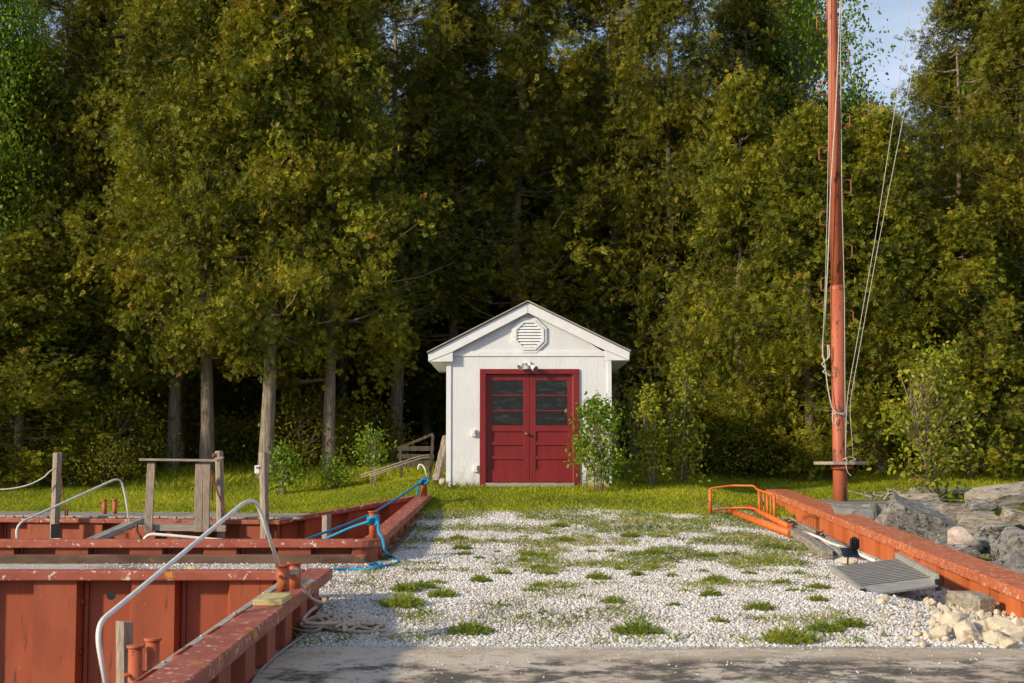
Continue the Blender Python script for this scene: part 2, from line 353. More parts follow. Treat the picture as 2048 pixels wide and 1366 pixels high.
# ------------------------------------------------------------------ basins and steel walls (plan)
B1X = -1.74; B1Y = 13.35                  # near basin: X < B1X, Y < B1Y
C1 = (-1.62, 17.62); C2 = (-1.45, 25.35)  # outer corners of the second basin's side
FAR = [(-1.45, 25.35), (-3.75, 22.95), (-16, 24.9)]
def in_basin(X, Y):
    b1 = (X < B1X + .02 - .0) & (Y < B1Y + .30)
    xs = C1[0] + (C2[0] - C1[0]) * (Y - C1[1]) / (C2[1] - C1[1]) - .1
    yf = np.where(X > -3.75, 22.95 + (X + 3.75) * (2.4 / 2.3), 22.95 + (-3.75 - X) * (1.95 / 12.25)) + .28
    b2 = (X < xs) & (Y > C1[1] + .08) & (Y < yf)
    wl = (X > 5.0 - .0084 * Y + .22) & (X < 5.4 - .0084 * Y) & (Y < 27.3) & False
    return b1 | b2 | wl
def grid(name, xs, ys, zfun, keep, mat, skirt=0):
    xs = np.asarray(xs); ys = np.asarray(ys); gx, gy = np.meshgrid(xs, ys)
    V = np.stack([gx.ravel(), gy.ravel(), zfun(gx.ravel(), gy.ravel())], 1)
    nx = len(xs); cx = (xs[:-1] + xs[1:]) / 2; cy = (ys[:-1] + ys[1:]) / 2
    mxx, myy = np.meshgrid(cx, cy); k = keep(mxx.ravel(), myy.ravel())
    i, j = np.meshgrid(np.arange(nx - 1), np.arange(len(ys) - 1)); a = (j * nx + i).ravel()[k]
    F = np.stack([a, a + 1, a + 1 + nx, a + nx], 1)
    used = np.unique(F); remap = np.zeros(len(V), int); remap[used] = np.arange(len(used))
    return link(name, np_mesh(name, V[used], remap[F], mat, smooth=True))
xs = np.concatenate([np.linspace(-400, -20, 12)[:-1], np.arange(-20, 14, .1), np.linspace(14, 400, 12)])
ys = np.concatenate([np.arange(11.0, 30, .1), np.arange(30, 60, 1.0), np.linspace(60, 600, 8)])
def lawn_edge(X, Y):   # distance into the lawn, metres
    e = 24.1 + .5 * np.sin(X * .9 + 1) * .6 + (fbm(np.stack([X, Y], 1), .9, 5) - .5) * 1.4 + np.where(X > 3.4, 1.0, 0)
    return Y - e
ground = structure(grid('ground', xs, ys, gz, lambda X, Y: ~in_basin(X, Y) & ~((X > 14) & (Y < 28)) & ~((X < -1.6) & (Y < 11.2)), M['lawn']))
xs = np.arange(-16, 5.2, .1); ys = np.arange(11.0, 26.0, .1)
def gravel_keep(X, Y):
    wallx = 5.12 - .0084 * Y
    return ~in_basin(X, Y) & (lawn_edge(X, Y) < 0) & (X < wallx) & ((X > -1.85) | (Y < 17.8))
gravel = structure(grid('gravel_ground', xs, ys, lambda X, Y: gz(X, Y) + .005, gravel_keep, M['gravel_bed']))
forest = structure(grid('forest_floor', np.arange(-60, 60, 1.0), np.arange(32.5, 90, 1.0), lambda X, Y: gz(X, Y) + .012, lambda X, Y: Y > 33 + .8 * np.sin(X * .7), M['forest']))
mb = MB(); mb.box((0, 0, -1.45), (900, 900, .1)); structure(mb.build('water', M['water']))
# concrete slab in the foreground
xs = np.arange(-1.86, 13, .12); ys = np.arange(-4, 11.2, .12)
def slabz(X, Y): return .012 + (fbm(np.stack([X, Y], 1), 1.1, 9) - .5) * .018 - .10 * sstep(10.98, 11.14, Y) 
slab = structure(grid('concrete_slab', xs, ys, slabz, lambda X, Y: X > -9, M['concrete']))

def pile_wall(p0, p1, zt0, zt1, side, zb, mat, parent, phase=0.0, prof_=((0, .035), (.36, .035), (.395, .17), (.405, .17), (.405, .145), (.44, .145), (.44, .17), (.83, .17), (.875, .035))):
    """corrugated sheet piling from p0 to p1; side: unit sign of the perpendicular that faces the viewer side"""
    a = Vector((*p0, 0)); b = Vector((*p1, 0)); d = b - a; ln = d.length; d.normalize(); nrm = Vector((d.y, -d.x, 0)) * side
    prof = []   # (s, offset inward from the cap's front edge)
    per = .914; s = -phase
    while s < ln:
        for ds, off in prof_:
            prof.append((s + ds, off))
        s += per
    prof = [(min(max(q, 0), ln), o) for q, o in prof if -1e-3 <= q <= ln + 1e-3]
    prof = [(0, prof[0][1])] + prof + [(ln, prof[-1][1])]
    mb = MB(); vs = []
    for q, o in prof:
        z = zt0 + (zt1 - zt0) * q / ln - .02
        for e in (0, .012):
            for zz in (z, zb): vs.append(a + d * q - nrm * (o + e) + Vector((0, 0, zz)))
    fs = []
    for i in range(len(prof) - 1):
        k = i * 4; m_ = k + 4
        if abs(prof[i][0] - prof[i + 1][0]) < 1e-6 and abs(prof[i][1] - prof[i + 1][1]) < 1e-6: continue
        fs += [(k, m_, m_ + 1, k + 1), (k + 2, k + 3, m_ + 3, m_ + 2), (k, k + 2, m_ + 2, m_)]
    mb.add(vs, fs); return mb.build('sheet_piling', mat, parent)
def cap_path(pts, width, h, side, mat, parent, name='cap'):
    pts = [Vector(p) for p in pts]; n = len(pts); vs = []
    for i, p in enumerate(pts):
        d0 = (pts[i] - pts[i - 1]).xy.normalized() if i > 0 else None
        d1 = (pts[i + 1] - pts[i]).xy.normalized() if i < n - 1 else None
        d0 = d0 or d1; d1 = d1 or d0
        n0 = Vector((d0.y, -d0.x)) * side; n1 = Vector((d1.y, -d1.x)) * side
        mt = (n0 + n1).normalized(); k = 1 / max(.35, mt.dot(n0))
        inn = p - Vector((mt.x, mt.y, 0)) * width * k
        for q, z in ((p, 0), (p, -h), (inn, -h), (inn, 0)): vs.append(q + Vector((0, 0, z)))
    fs = [(0, 1, 2, 3), tuple((n - 1) * 4 + k for k in (3, 2, 1, 0))]
    for i in range(n - 1):
        for k in range(4): fs.append((i * 4 + k, i * 4 + (k + 1) % 4, (i + 1) * 4 + (k + 1) % 4, (i + 1) * 4 + k))
    mb = MB(); mb.add(vs, fs); return mb.build(name, mat, parent, bevel=.012)

# near basin wall: back run faces the camera, side run faces the gravel yard
ZC1 = .405
w1 = thing('steel_dock_wall', 'rust red sheet piling wall of the nearest boat basin, filling the lower left', 'dock wall', (0, 0, 0))
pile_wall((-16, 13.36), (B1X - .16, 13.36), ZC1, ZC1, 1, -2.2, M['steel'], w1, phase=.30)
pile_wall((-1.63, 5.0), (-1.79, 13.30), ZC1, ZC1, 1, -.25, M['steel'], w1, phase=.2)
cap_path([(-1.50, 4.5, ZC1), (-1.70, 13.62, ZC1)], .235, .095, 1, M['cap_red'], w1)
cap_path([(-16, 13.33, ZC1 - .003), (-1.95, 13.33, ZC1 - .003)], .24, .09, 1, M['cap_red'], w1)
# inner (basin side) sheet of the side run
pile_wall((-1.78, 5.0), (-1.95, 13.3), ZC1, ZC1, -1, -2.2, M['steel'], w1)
mb = MB()
for pxl, pyl in ((112, 1204), (160, 1204), (107, 1305), (155, 1305), (295, 1203), (342, 1203), (341, 1303), (490, 1203), (295,1305)):
    p = P(pxl, pyl, 13.46); mb.tube([p + Vector((0, .06, 0)), p + Vector((0, .0, 0)), p + Vector((0, -.012, 0))], [.04, .04, .024], 10)
mb.build('bolt_head', M['bolt'], w1)
mb = MB(); p = P(222, 1191, 13.388)
mb.tube([p + Vector((0, .004, 0)), p + Vector((0, -.004, 0))], .041, 20); mb.build('drain_hole', M['black'], w1)

# second basin
w2 = thing('steel_dock_wall', 'rust red sheet piling wall around the second basin, reaching back to the lawn', 'dock wall', (0, 0, 0))
ZC2 = .43
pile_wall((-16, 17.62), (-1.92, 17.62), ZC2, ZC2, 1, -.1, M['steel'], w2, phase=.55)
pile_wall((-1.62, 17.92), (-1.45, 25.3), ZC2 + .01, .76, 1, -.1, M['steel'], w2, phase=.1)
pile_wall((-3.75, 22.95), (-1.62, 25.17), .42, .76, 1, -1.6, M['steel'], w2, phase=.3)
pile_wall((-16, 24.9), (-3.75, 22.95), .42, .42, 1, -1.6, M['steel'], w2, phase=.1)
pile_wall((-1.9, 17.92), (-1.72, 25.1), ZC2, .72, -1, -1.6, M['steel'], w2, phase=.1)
corner = [(-1.92 + .30 * math.sin(a), 17.90 - .30 * math.cos(a), ZC2) for a in [R(x) for x in (0, 15, 30, 45, 60, 75, 90)]]
mb = MB(); vs = []
for a in [R(x) for x in range(0, 91, 15)]:
    for z in (ZC2 - .02, -.1): vs.append((-1.92 + .26 * math.sin(a), 17.90 - .26 * math.cos(a), z))
mb.add(vs, [(2 * i, 2 * i + 2, 2 * i + 3, 2 * i + 1) for i in range(6)]); mb.build('corner_plate', M['steel'], w2)
cap_path([(-16, 17.60, ZC2)] + corner + [(-1.43, 25.47, .765)], .24, .10, 1, M['cap_red'], w2)
cap_path([(-16, 24.88, .42), (-3.72, 22.92, .42), (-1.68, 25.1, .74)], .16, .075, 1, M['cap_red'], w2)
mb = MB(); mb.beam((-16, 17.56, .185), (-1.78, 17.56, .185), .07, .14); mb.beam((-1.60, 17.9, .13), (-1.42, 25.3, .47), .07, .13)
mb.build('waler', M['waler'], w2, bevel=.02)
mb = MB()
for i in range(9):
    p = P(-5 + i * 61, 1130, 17.52); mb.tube([p, p + Vector((0, -.03, 0))], .028, 8)
mb.build('waler_bolt', M['rust'], w2)
mb = MB()
for pxl in (240, 387): mb.box(P(pxl, 1113, 17.72), (.085, .02, .04))
mb.build('label_plate', M['blue_rope'], w2)

# right wall
wr = thing('steel_dock_wall', 'bright orange sheet piling wall with lichened cap running up the right side', 'dock wall', (0, 0, 0))
def rwx(Y): return 5.1 - .0084 * Y
def rwz(Y): return .147 + .0478 * (Y - 13.84)
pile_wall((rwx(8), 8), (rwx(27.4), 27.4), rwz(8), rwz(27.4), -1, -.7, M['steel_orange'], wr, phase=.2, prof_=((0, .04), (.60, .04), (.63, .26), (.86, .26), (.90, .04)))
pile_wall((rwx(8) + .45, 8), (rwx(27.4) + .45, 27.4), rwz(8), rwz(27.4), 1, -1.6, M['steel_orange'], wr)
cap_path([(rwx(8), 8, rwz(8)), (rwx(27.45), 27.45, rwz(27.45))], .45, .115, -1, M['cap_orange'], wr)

# boardwalk behind the far wall
bw = thing('boardwalk', 'grey weathered plank boardwalk along the grass at the far left', 'boardwalk', (0, 0, 0))
def boardwalk_line(X): return 22.95 + (-3.75 - X) * (1.95 / 12.25)
mb = MB(); x = -15.5
while x < -3.3:
    y0 = boardwalk_line(x) + .2
    mb.box((x, y0 + .74 + random.uniform(-.02, .02), .438 + random.uniform(-.004, .004)), (.135, 1.5, .035), rz=R(-9) + random.uniform(-.01, .01)); x += .148
mb.build('plank', M['wood_y'], bw, bevel=.004)['kind'] = 'stuff'

# ------------------------------------------------------------------ shed
SY = 27.0
def S(px, py, dy=0.0): return P(px, py, SY + dy)
zb = S(1050, 974).z
shed = thing('garden_shed', 'small white gabled shed with dark red double doors at the end of the gravel', 'shed', (S(1058, 974).x, SY, zb))
shed_inv = shed.matrix_world.inverted()
OFF = -Vector(shed.location)
def sb(mb, name, mat, parent=None, bevel=.004):
    mb.v = [tuple(Vector(v) + OFF) for v in mb.v]; return mb.build(name, mat, parent or shed, bevel=bevel)
x0, x1 = S(894, 800).x, S(1222, 800).x; zt = S(0, 712).z; DEP = 3.6
xl, xr = S(971.5, 800).x, S(1146, 800).x; zdt = S(0, 748).z
mb = MB()     # front wall with door opening
pk = S(1056, 622); xm = pk.x
def quadbox(mb, xa, xb, za, zb_, y, th): mb.box(((xa + xb) / 2, y + th / 2, (za + zb_) / 2), (xb - xa, th, zb_ - za))
quadbox(mb, x0, xl, zb - .1, zt, SY, .12); quadbox(mb, xr, x1, zb - .1, zt, SY, .12); quadbox(mb, xl, xr, zdt, zt, SY, .12)
mb.prism([(x0, SY, zt), (x1, SY, zt), (xm, SY, pk.z + .10)], (0, .12, 0))
mb.box((x0 + .06, SY + DEP / 2, (zb + zt) / 2), (.12, DEP - .24, zt - zb + .2)); mb.box((x1 - .06, SY + DEP / 2, (zb + zt) / 2), (.12, DEP - .24, zt - zb + .2))
mb.box(((x0 + x1) / 2, SY + DEP - .06, (zb + zt) / 2), (x1 - x0, .12, zt - zb + .2)); mb.prism([(x0, SY + DEP, zt + .1), (x1, SY + DEP, zt + .1), (xm, SY + DEP, pk.z + .04)], (0, -.12, 0))
sb(mb, 'wall', M['siding'], bevel=0)
mb = MB(); quadbox(mb, x0 + .13, x1 - .13, zb - .05, zb + .05, SY + .2, DEP - .4); sb(mb, 'floor', M['dark_in'])
# corner boards, frieze
mb = MB(); quadbox(mb, x0 - .012, S(905, 0).x, zb - .06, zt - .01, SY - .022, .03); sb(mb, 'corner_board', M['trim'])
mb = MB(); quadbox(mb, S(1210.5, 0).x, x1 + .012, zb - .06, zt - .01, SY - .022, .03); sb(mb, 'corner_board', M['trim'])
mb = MB(); quadbox(mb, S(900, 0).x, S(1214, 0).x, S(0, 712.5).z, S(0, 702).z, SY - .024, .03); sb(mb, 'frieze_board', M['trim'])
# barge boards with returns: front plane at SY-.42
FY = -.13
def F_(px, py): return S(px, py, FY)
mb = MB(); mb.prism([F_(1055.5, 603.5), F_(1055.5, 625.5), F_(905.5, 703), F_(905.5, 723), F_(857, 723.5), F_(856.5, 706)], (0, .035, 0)); sb(mb, 'barge_board', M['trim'])
mb = MB(); mb.prism([F_(1056.2, 603.5), F_(1056.2, 625.5), F_(1210.3, 700.5), F_(1210.3, 720.5), F_(1258, 720.5), F_(1259.7, 703.5)], (0, .035, 0)); sb(mb, 'barge_board', M['trim'])
mb = MB()      # diagonal butt joints on the returns, as thin raised lips
for a, b_ in (((857.5, 722.5), (905.5, 703.5)), ((1257, 720), (1211, 700.5))):
    mb = MB(); mb.beam(F_(*a) + Vector((0, -.002, 0)), F_(*b_) + Vector((0, -.002, 0)), .006, .008); sb(mb, 'board_joint', M['rust'], bevel=0)
# roof: two slabs
rt = F_(1055.8, 601.8); rl = F_(854.5, 704.5); rr_ = F_(1261.5, 702)
roof = None
for e, nm in ((rl, 0), (rr_, 1)):
    mb = MB(); th = Vector((0, 0, -.045)); a = rt + Vector((0, -.02, .012)); b_ = e + Vector((0, -.02, .012))
    mb.prism([a, b_, b_ + th, a + th], (0, DEP + .6, 0)); sb(mb, 'roof', M['shingle'])
mb = MB()      # eave boxes under the roof
for e, s_ in ((rl, 1), (rr_, -1)):
    xx0 = e.x + s_ * .02; xx1 = (x0 if s_ > 0 else x1)
    mb = MB(); mb.box(((xx0 + xx1) / 2, SY - .10 + (DEP + .4) / 2, S(0, 719).z + .03), (abs(xx1 - xx0), DEP + .4, .12))
    sb(mb, 'soffit', M['trim'])
mb = MB()     # drip edge strip on top of the barge boards
for e in (rl, rr_): mb.beam(rt + Vector((0, -.03, .0)), e + Vector((0, -.03, .0)), .02, .03, up=(0, 1, 0))
sb(mb, 'drip_edge', M['alu'])
# gable vent (octagon)
vc = S(1058.3, 670.7, -.03)
def octo(r, y): return [Vector((vc.x + r * math.cos(R(22.5 + 45 * k)) / math.cos(R(22.5)), y, vc.z + r * math.sin(R(22.5 + 45 * k)) / math.cos(R(22.5)))) for k in range(8)]
def ring(mb, r0, r1, ya, yb):
    o0, o1, i0, i1 = octo(r1, ya), octo(r1, yb), octo(r0, ya), octo(r0, yb)
    vs = o0 + o1 + i0 + i1; fs = []
    for k in range(8):
        j = (k + 1) % 8; fs += [(k, j, 16 + j, 16 + k), (k, 8 + k, 8 + j, j), (16 + k, 16 + j, 24 + j, 24 + k), (8 + k, 24 + k, 24 + j, 8 + j)]
    mb.add(vs, fs)
vent = None
mb = MB(); ring(mb, .285, .335, SY - .035, SY - .001); ring(mb, .235, .285, SY - .055, SY - .002); vent = sb(mb, 'gable_vent', M['trim'], bevel=.005)
mb = MB()
for k in range(8):
    z = vc.z - .205 + k * .058; hw = min(.236, .34 - abs(z - vc.z)); 
    mb.box((vc.x, SY - .03, z), (2 * hw, .012, .056), m=Matrix.Rotation(R(-32), 3, 'X'))
sb(mb, 'louvre', M['trim'], bevel=0); mb = MB(); mb.prism(octo(.238, SY - .008), (0, .006, 0)); sb(mb, 'vent_back', M['black'], bevel=0)
# door frame
fx0, fx1 = S(961, 0).x, S(1155.5, 0).x; fzt = S(0, 738).z; fzb = S(0, 975.5).z
mb = MB(); quadbox(mb, fx0, xl, fzb, zdt, SY - .035, .05); quadbox(mb, xr, fx1, fzb, zdt, SY - .035, .05); quadbox(mb, fx0, fx1, zdt + .001, fzt, SY - .035, .05)
sb(mb, 'door_frame', M['dark_red'], bevel=.006)
def door(pl, pr, a, b_):   # pl,pr leaf px range; a,b_ pane px range
    X0, X1 = S(pl, 0).x, S(pr, 0).x; A, B = S(a, 0).x, S(b_, 0).x
    zt_, zbm = S(0, 749).z, S(0, 964.4).z; y = SY + .045; th = .045
    mb = MB()
    quadbox(mb, X0, A, zbm, zt_, y, th); quadbox(mb, B, X1, zbm, zt_, y, th)
    ys_ = [749, 760.8, 789.4, 792, 820.2, 822.7, 850.8, 863, 883, 890.6, 911.5, 919, 939, 964.4]
    for i in range(0, len(ys_), 2): quadbox(mb, A - .001, B + .001, S(0, ys_[i + 1]).z, S(0, ys_[i]).z, y + .002, th - .004)
    lf = sb(mb, 'door', M['dark_red'], bevel=.005)
    mb = MB()
    for i in (7, 9, 11): quadbox(mb, A - .002, B + .002, S(0, ys_[i + 1]).z - .004, S(0, ys_[i]).z + .004, y + .026, .012)
    for i in (1, 3, 5): pass
    p_ = mb; p_.v = [tuple(Vector(v) + OFF) for v in p_.v]; p_.build('door_panel', M['dark_red'], lf)
    for i in (1, 3, 5):
        mb = MB(); quadbox(mb, A - .002, B + .002, S(0, ys_[i + 1]).z - .004, S(0, ys_[i]).z + .004, y + .024, .006)
        mb.v = [tuple(Vector(v) + OFF) for v in mb.v]; mb.build('window_pane', M['glass'], lf)
    return lf
dl = door(972.4, 1058.2, 984, 1046.3); dr = door(1058.9, 1145.6, 1070.6, 1133)
mb = MB(); k = S(1053, 867.5); mb.tube([k + Vector((0, .045, 0)), k + Vector((0, .01, 0)), k + Vector((0, -.005, 0)), k + Vector((0, -.02, 0)), k + Vector((0, -.035, 0))], [.03, .012, .022, .03, .018], 14)
mb.v = [tuple(Vector(v) + OFF) for v in mb.v]; mb.build('knob', M['brass'], dl)
mb = MB(); quadbox(mb, xl - .0, xr + .02, S(0, 973.5).z, S(0, 965.5).z, SY - .10, .22); sb(mb, 'sill', M['wood_h'])
# shadowed shelf inside is left dark; floodlight
fl = thing('flood_light', 'twin white floodlight mounted above the red shed doors', 'outdoor light', tuple(S(1055, 727)))
def loc(mb, o): mb.v = [tuple(Vector(v) - o.location) for v in mb.v]; return mb
b0 = S(1055, 727); mb = MB(); mb.cyl(b0 + Vector((0, .0, 0)), b0 + Vector((0, -.05, 0)), .055, 16); loc(mb, fl).build('mount', M['box_white'], fl)
for (tx, ty, sx) in ((1043, 731, -1), (1067, 735, 1)):
    h = P(tx, ty, SY - .12); mb = MB(); d = Vector((sx * .6, -.6, -.55)).normalized()
    mb.tube([b0 + Vector((sx * .02, -.05, 0)), h - d * .05], .012, 8); mb.tube([h - d * .06, h - d * .03, h + d * .03, h + d * .06], [.022, .038, .058, .062], 16)
    hd = loc(mb, fl).build('lamp_head', M['box_white'], fl); mb = MB(); mb.cyl(h + d * .058, h + d * .064, .054, 16); loc(mb, fl).build('lens', M['lamp_glass'], hd)
for (sx, sy, lb) in ((947, 866, 'small white switch box on the shed wall beside the door, upper one'), (951, 937, 'small white outlet box low on the shed wall, trailing a thin wire')):
    c = S(sx, sy, -.03); o = thing('electrical_box', lb, 'electrical box', tuple(c)); mb = MB(); mb.box((0, 0, 0), (.085, .06, .13)); mb.build('housing', M['box_white'], o, bevel=.008)
    mb = MB(); mb.box((0, -.034, .01), (.05, .012, .07)); mb.build('cover', M['box_white'], o, bevel=.003)

# ------------------------------------------------------------------ posts, bitts, rails
def post(name, label, px0, py0, px1, py1, Y, w, mat=None, grp=None, zlow=None, cat='post'):
    a = P(px0, py0, Y); b_ = P(px1, py1, Y)
    if zlow is not None: b_ = b_ + (b_ - a) * ((zlow - b_.z) / (b_.z - a.z))
    o = thing(name, label, cat, tuple(b_), grp); mb = MB(); n = 6
    vs = []; rot = random.uniform(-.2, .2)
    for i in range(n + 1):
        p = a.lerp(b_, i / n)
        for k in range(8):
            an = 2 * math.pi * (k + .5) / 8 + rot; rr2 = w * .5 * (1.12 if k % 2 == 0 else 1.02) * (1 + random.uniform(-.04, .04))
            vs.append(p + Vector((math.cos(an) * rr2, math.sin(an) * rr2, random.uniform(-.01, .01) if i == 0 else 0)))
    fs = [(i * 8 + k, i * 8 + (k + 1) % 8, (i + 1) * 8 + (k + 1) % 8, (i + 1) * 8 + k) for i in range(n) for k in range(8)] + [tuple(range(8)), tuple(n * 8 + k for k in range(8))]
    mb.add(vs, fs); loc(mb, o).build('timber', mat or M['wood'], o); return o
lp = post('wooden_post', 'tall grey wooden post holding a sagging rope at the far left', 115, 906, 110, 1052, 23.2, .13, zlow=-.6)
mb = MB(); mb.box(P(110, 1067, 23.1), (.125, .04, .3)); loc(mb, lp).build('steel_shoe', M['black'], lp)
sp_ = post('wooden_post', 'tall grey wooden post with a small white box on its left side', 527, 904, 530, 1078, 22.3, .125, zlow=-1.0)
post('wooden_post', 'short grey wooden stub post standing in the second basin', 653, 1030, 653, 1075, 21.0, .12, zlow=-1.0)
post('wooden_post', 'grey wooden post beside two orange pipes in the nearest basin', 249, 1243, 249, 1366, 10.2, .105, zlow=-1.4)
o = thing('utility_box', 'small white utility box fixed to the tall wooden post', 'utility box', tuple(P(515, 939, 22.3)))
mb = MB(); mb.box((0, 0, 0), (.08, .08, .13)); mb.build('housing', M['box_white'], o, bevel=.01); mb = MB(); mb.box((.02, -.045, .03), (.07, .02, .02)); mb.build('bracket', M['rust'], o)
o = thing('rope', 'thin grey rope sagging from the far left post out of the frame', 'rope', tuple(P(108, 940, 23.1)))
mb = MB(); mb.tube(cr([P(112, 935, 23.05), P(100, 943, 23.0), P(84, 957, 23.0), P(50, 972, 23.0), P(0, 979, 23.0), P(-60, 974, 23.0), P(-140, 950, 23.0)]), .013, 6); loc(mb, o).build('strand', M['grey_rope'], o)
o = thing('chain', 'dark rusty chain hanging down the right side of the far left post', 'chain', tuple(P(122, 935, 23.1)))
mb = MB(); mb.tube(cr([P(119, 930, 23.05), P(123, 960, 23.05), P(127, 990, 23.05), P(131, 1020, 23.05), P(133, 1030, 23.1)]), .009, 6); mb.tube([P(129, 1020, 23.0), P(131, 1031, 23.0), P(135, 1031, 23.0), P(133, 1018, 23.0)], .016, 6)
loc(mb, o).build('link_run', M['rust'], o)

def bitt(label, px0, py0, py1, Y, r=.048, zlow=None, cross=None, pair=None, group=None, mat=None):
    mat = mat or M['bitt']
    a = P(px0, py0, Y); b_ = P(px0, py1, Y)
    if zlow is not None: b_ = Vector((b_.x, b_.y, zlow))
    o = thing('mooring_bitt', label, 'mooring bitt', tuple(b_), group)
    tops = [(a, b_)]
    if pair: tops.append((a + Vector(pair), b_ + Vector((pair[0], pair[1], 0))))
    for (t, bb) in tops:
        mb = MB(); mb.tube([bb, t - Vector((0, 0, .015))], r, 18); loc(mb, o).build('pipe', mat, o)
        mb = MB(); mb.tube([t - Vector((0, 0, .018)), t], r * 1.28, 18); loc(mb, o).build('cap_plate', mat, o, bevel=.003)
    if cross:
        mb = MB(); c = a + Vector((0, 0, -cross)); e = (Vector(pair) if pair else Vector((0, 0, 0))); e.z = 0
        dd = e.normalized() if pair else Vector((1, 0, 0)); mb.cyl(c - dd * r * 2.1, c + e + dd * r * 2.1, r * .28, 10); loc(mb, o).build('cross_bar', mat, o)
    return o
bitt('pair of orange pipe bitts standing on the near wall cap above a yellow board', 566, 1128, 1202, 10.9, .047, zlow=ZC1 + .045, cross=.09, pair=(.055, .22, 0))
bitt('pair of orange pipes at the bottom left edge of the photo', 271, 1290, 1366, 9.6, .046, zlow=-1.4, cross=.19, pair=(.085, .12, .03))
bitt('small pair of red bitts on the boardwalk edge behind the white rail', 209, 999, 1036, 24.25, .038, zlow=.42, cross=.11, pair=(.175, 0, 0))
bitt('red bitt with blue rope on the bend of the second basin wall', 746, 1022, 1082, 17.95, .05, zlow=ZC2 - .01, mat=M['bitt'])
bitt('red bitt wound with blue rope at the far corner near the shed', 848, 953, 991, 24.9, .052, zlow=.73, mat=M['steel'])
o = thing('wooden_board', 'short yellowish treated board lying on the near wall cap', 'board', tuple(P(545, 1217, 10.6)))
c = Vector((-1.755, 10.55, ZC1 + .022)); mb = MB(); mb.box(c, (.21, .52, .042), rz=R(1.2)); loc(mb, o).build('board', M['new_wood'], o, bevel=.006)

# near gangway with white handrail
gw = thing('gangway', 'inclined metal gangway with a tall white tube handrail in the nearest basin', 'gangway', (-2.1, 10, 0))
ga = P(592, 1153, 12.2); gb = ga + (P(312, 1350, 9.3) - ga) * 1.8
mb = MB(); mb.beam(ga, gb, .055, .085); loc(mb, gw).build('stringer', M['alu'], gw, bevel=.004)
mb = MB(); mb.beam(ga + Vector((.10, 0, -.03)), gb + Vector((.12, 0, -.03)), .14, .02); loc(mb, gw).build('tread', M['alu_dark'], gw)
for i in range(16):
    mb = MB(); p = ga.lerp(gb, (i + .5) / 16) + Vector((.07 * (i % 2), 0, .042 - .055 * (i % 2))); mb.tube([p, p + Vector((0, 0, .012))], .014, 8); loc(mb, gw).build('bolt', M['alu'], gw)
mb = MB(); mb.tube(fillet([P(216, 1390, 8.6), P(190, 1252, 8.6), P(492, 1002, 11.6), P(515, 1003, 11.75), P(557, 1130, 12.0)], .16, 8), .0165, 12)
loc(mb, gw).build('handrail', M['white_tube'], gw)
gw2 = thing('gangway', 'smaller inclined metal gangway with white handrail in the second basin', 'gangway', tuple(P(240, 1060, 22.5)))
mb = MB(); mb.beam(P(288, 1040, 22.9), P(150, 1100, 20.8), .05, .09); mb.beam(P(274, 1042, 23.0), P(136, 1102, 20.9), .05, .06); loc(mb, gw2).build('stringer', M['alu'], gw2, bevel=.004)
mb = MB(); mb.beam(P(281, 1039, 22.95), P(143, 1099, 20.85), .3, .015); loc(mb, gw2).build('tread', M['alu_dark'], gw2)
mb = MB(); mb.tube(fillet([P(36, 1095, 20.8), P(31, 1049, 20.8), P(240, 954, 22.6), P(250, 985, 22.7), P(259, 1046, 22.8)], .2, 8), .017, 10); loc(mb, gw2).build('handrail', M['white_tube'], gw2)
for lb, pts in (('low white tube rail showing above the second basin wall, left edge', [(-40, 1086), (60, 1083), (120, 1079), (131, 1084), (134, 1100)]),
                ('low white tube rail showing behind the wall below the wooden platform', [(285, 1100), (287, 1078), (300, 1068), (340, 1071), (462, 1082), (478, 1092)])):
    o = thing('tube_rail', lb, 'rail', tuple(P(pts[1][0], pts[1][1], 19.0))); mb = MB(); mb.tube(fillet([P(a, b_, 19.0) for a, b_ in pts], .08), .022, 10); loc(mb, o).build('tube', M['white_tube'], o)
# wooden loading platform
pf = thing('loading_platform', 'weathered wooden platform with legs and rail beside the boardwalk', 'platform', tuple(P(370, 1062, 22.4)))
mb = MB()
for i in range(13): mb.box(P(305 + i * 11.5, 1047, 23.3) + Vector((0, 0, random.uniform(-.004, .004))), (.082, 1.6, .03))
loc(mb, pf).build('deck', M['wood_y'], pf, bevel=.004)
mb = MB(); mb.beam(P(293, 1055, 22.45), P(452, 1057, 22.45), .05, .10); loc(mb, pf).build('deck_beam', M['wood_h'], pf, bevel=.006)
for (a, b_, wd) in (((303, 925), (297, 1064), .125), ((399, 926), (396, 1064), .125), ((414, 928), (412, 1064), .105)):
    mb = MB(); mb.beam(P(*a, 22.38), P(*b_, 22.38), wd, .05, up=(0, 1, 0), jit=.003); loc(mb, pf).build('leg', M['wood'], pf, bevel=.005)
mb = MB(); mb.beam(P(280, 919, 22.36), P(436, 921, 22.36), .14, .035); mb.beam(P(425, 921, 22.4), P(447, 915, 22.4), .12, .035); loc(mb, pf).build('top_rail', M['wood_h'], pf, bevel=.004)
mb = MB(); mb.beam(P(421, 945, 22.3), P(452, 1030, 22.3), .02, .05, up=(0, 1, 0)); mb.cyl(P(424, 945, 22.3), P(424, 1000, 22.3), .012, 8); loc(mb, pf).build('brace', M['rust'], pf)
mb = MB(); mb.cyl(P(425, 911, 22.5), P(433, 911, 22.5), .035, 10); loc(mb, pf).build('bolt', M['rust'], pf)
post('wooden_post', 'thick grey wooden post at the right end of the wooden platform', 438, 902, 442, 1076, 22.9, .12, zlow=-1.0)
mb = MB(); mb.tube(fillet([P(274, 1045, 22), P(273, 1062, 22), P(285, 1080, 22)], .1), .02, 8); loc(mb, pf).build('hose', M['rust'], pf)

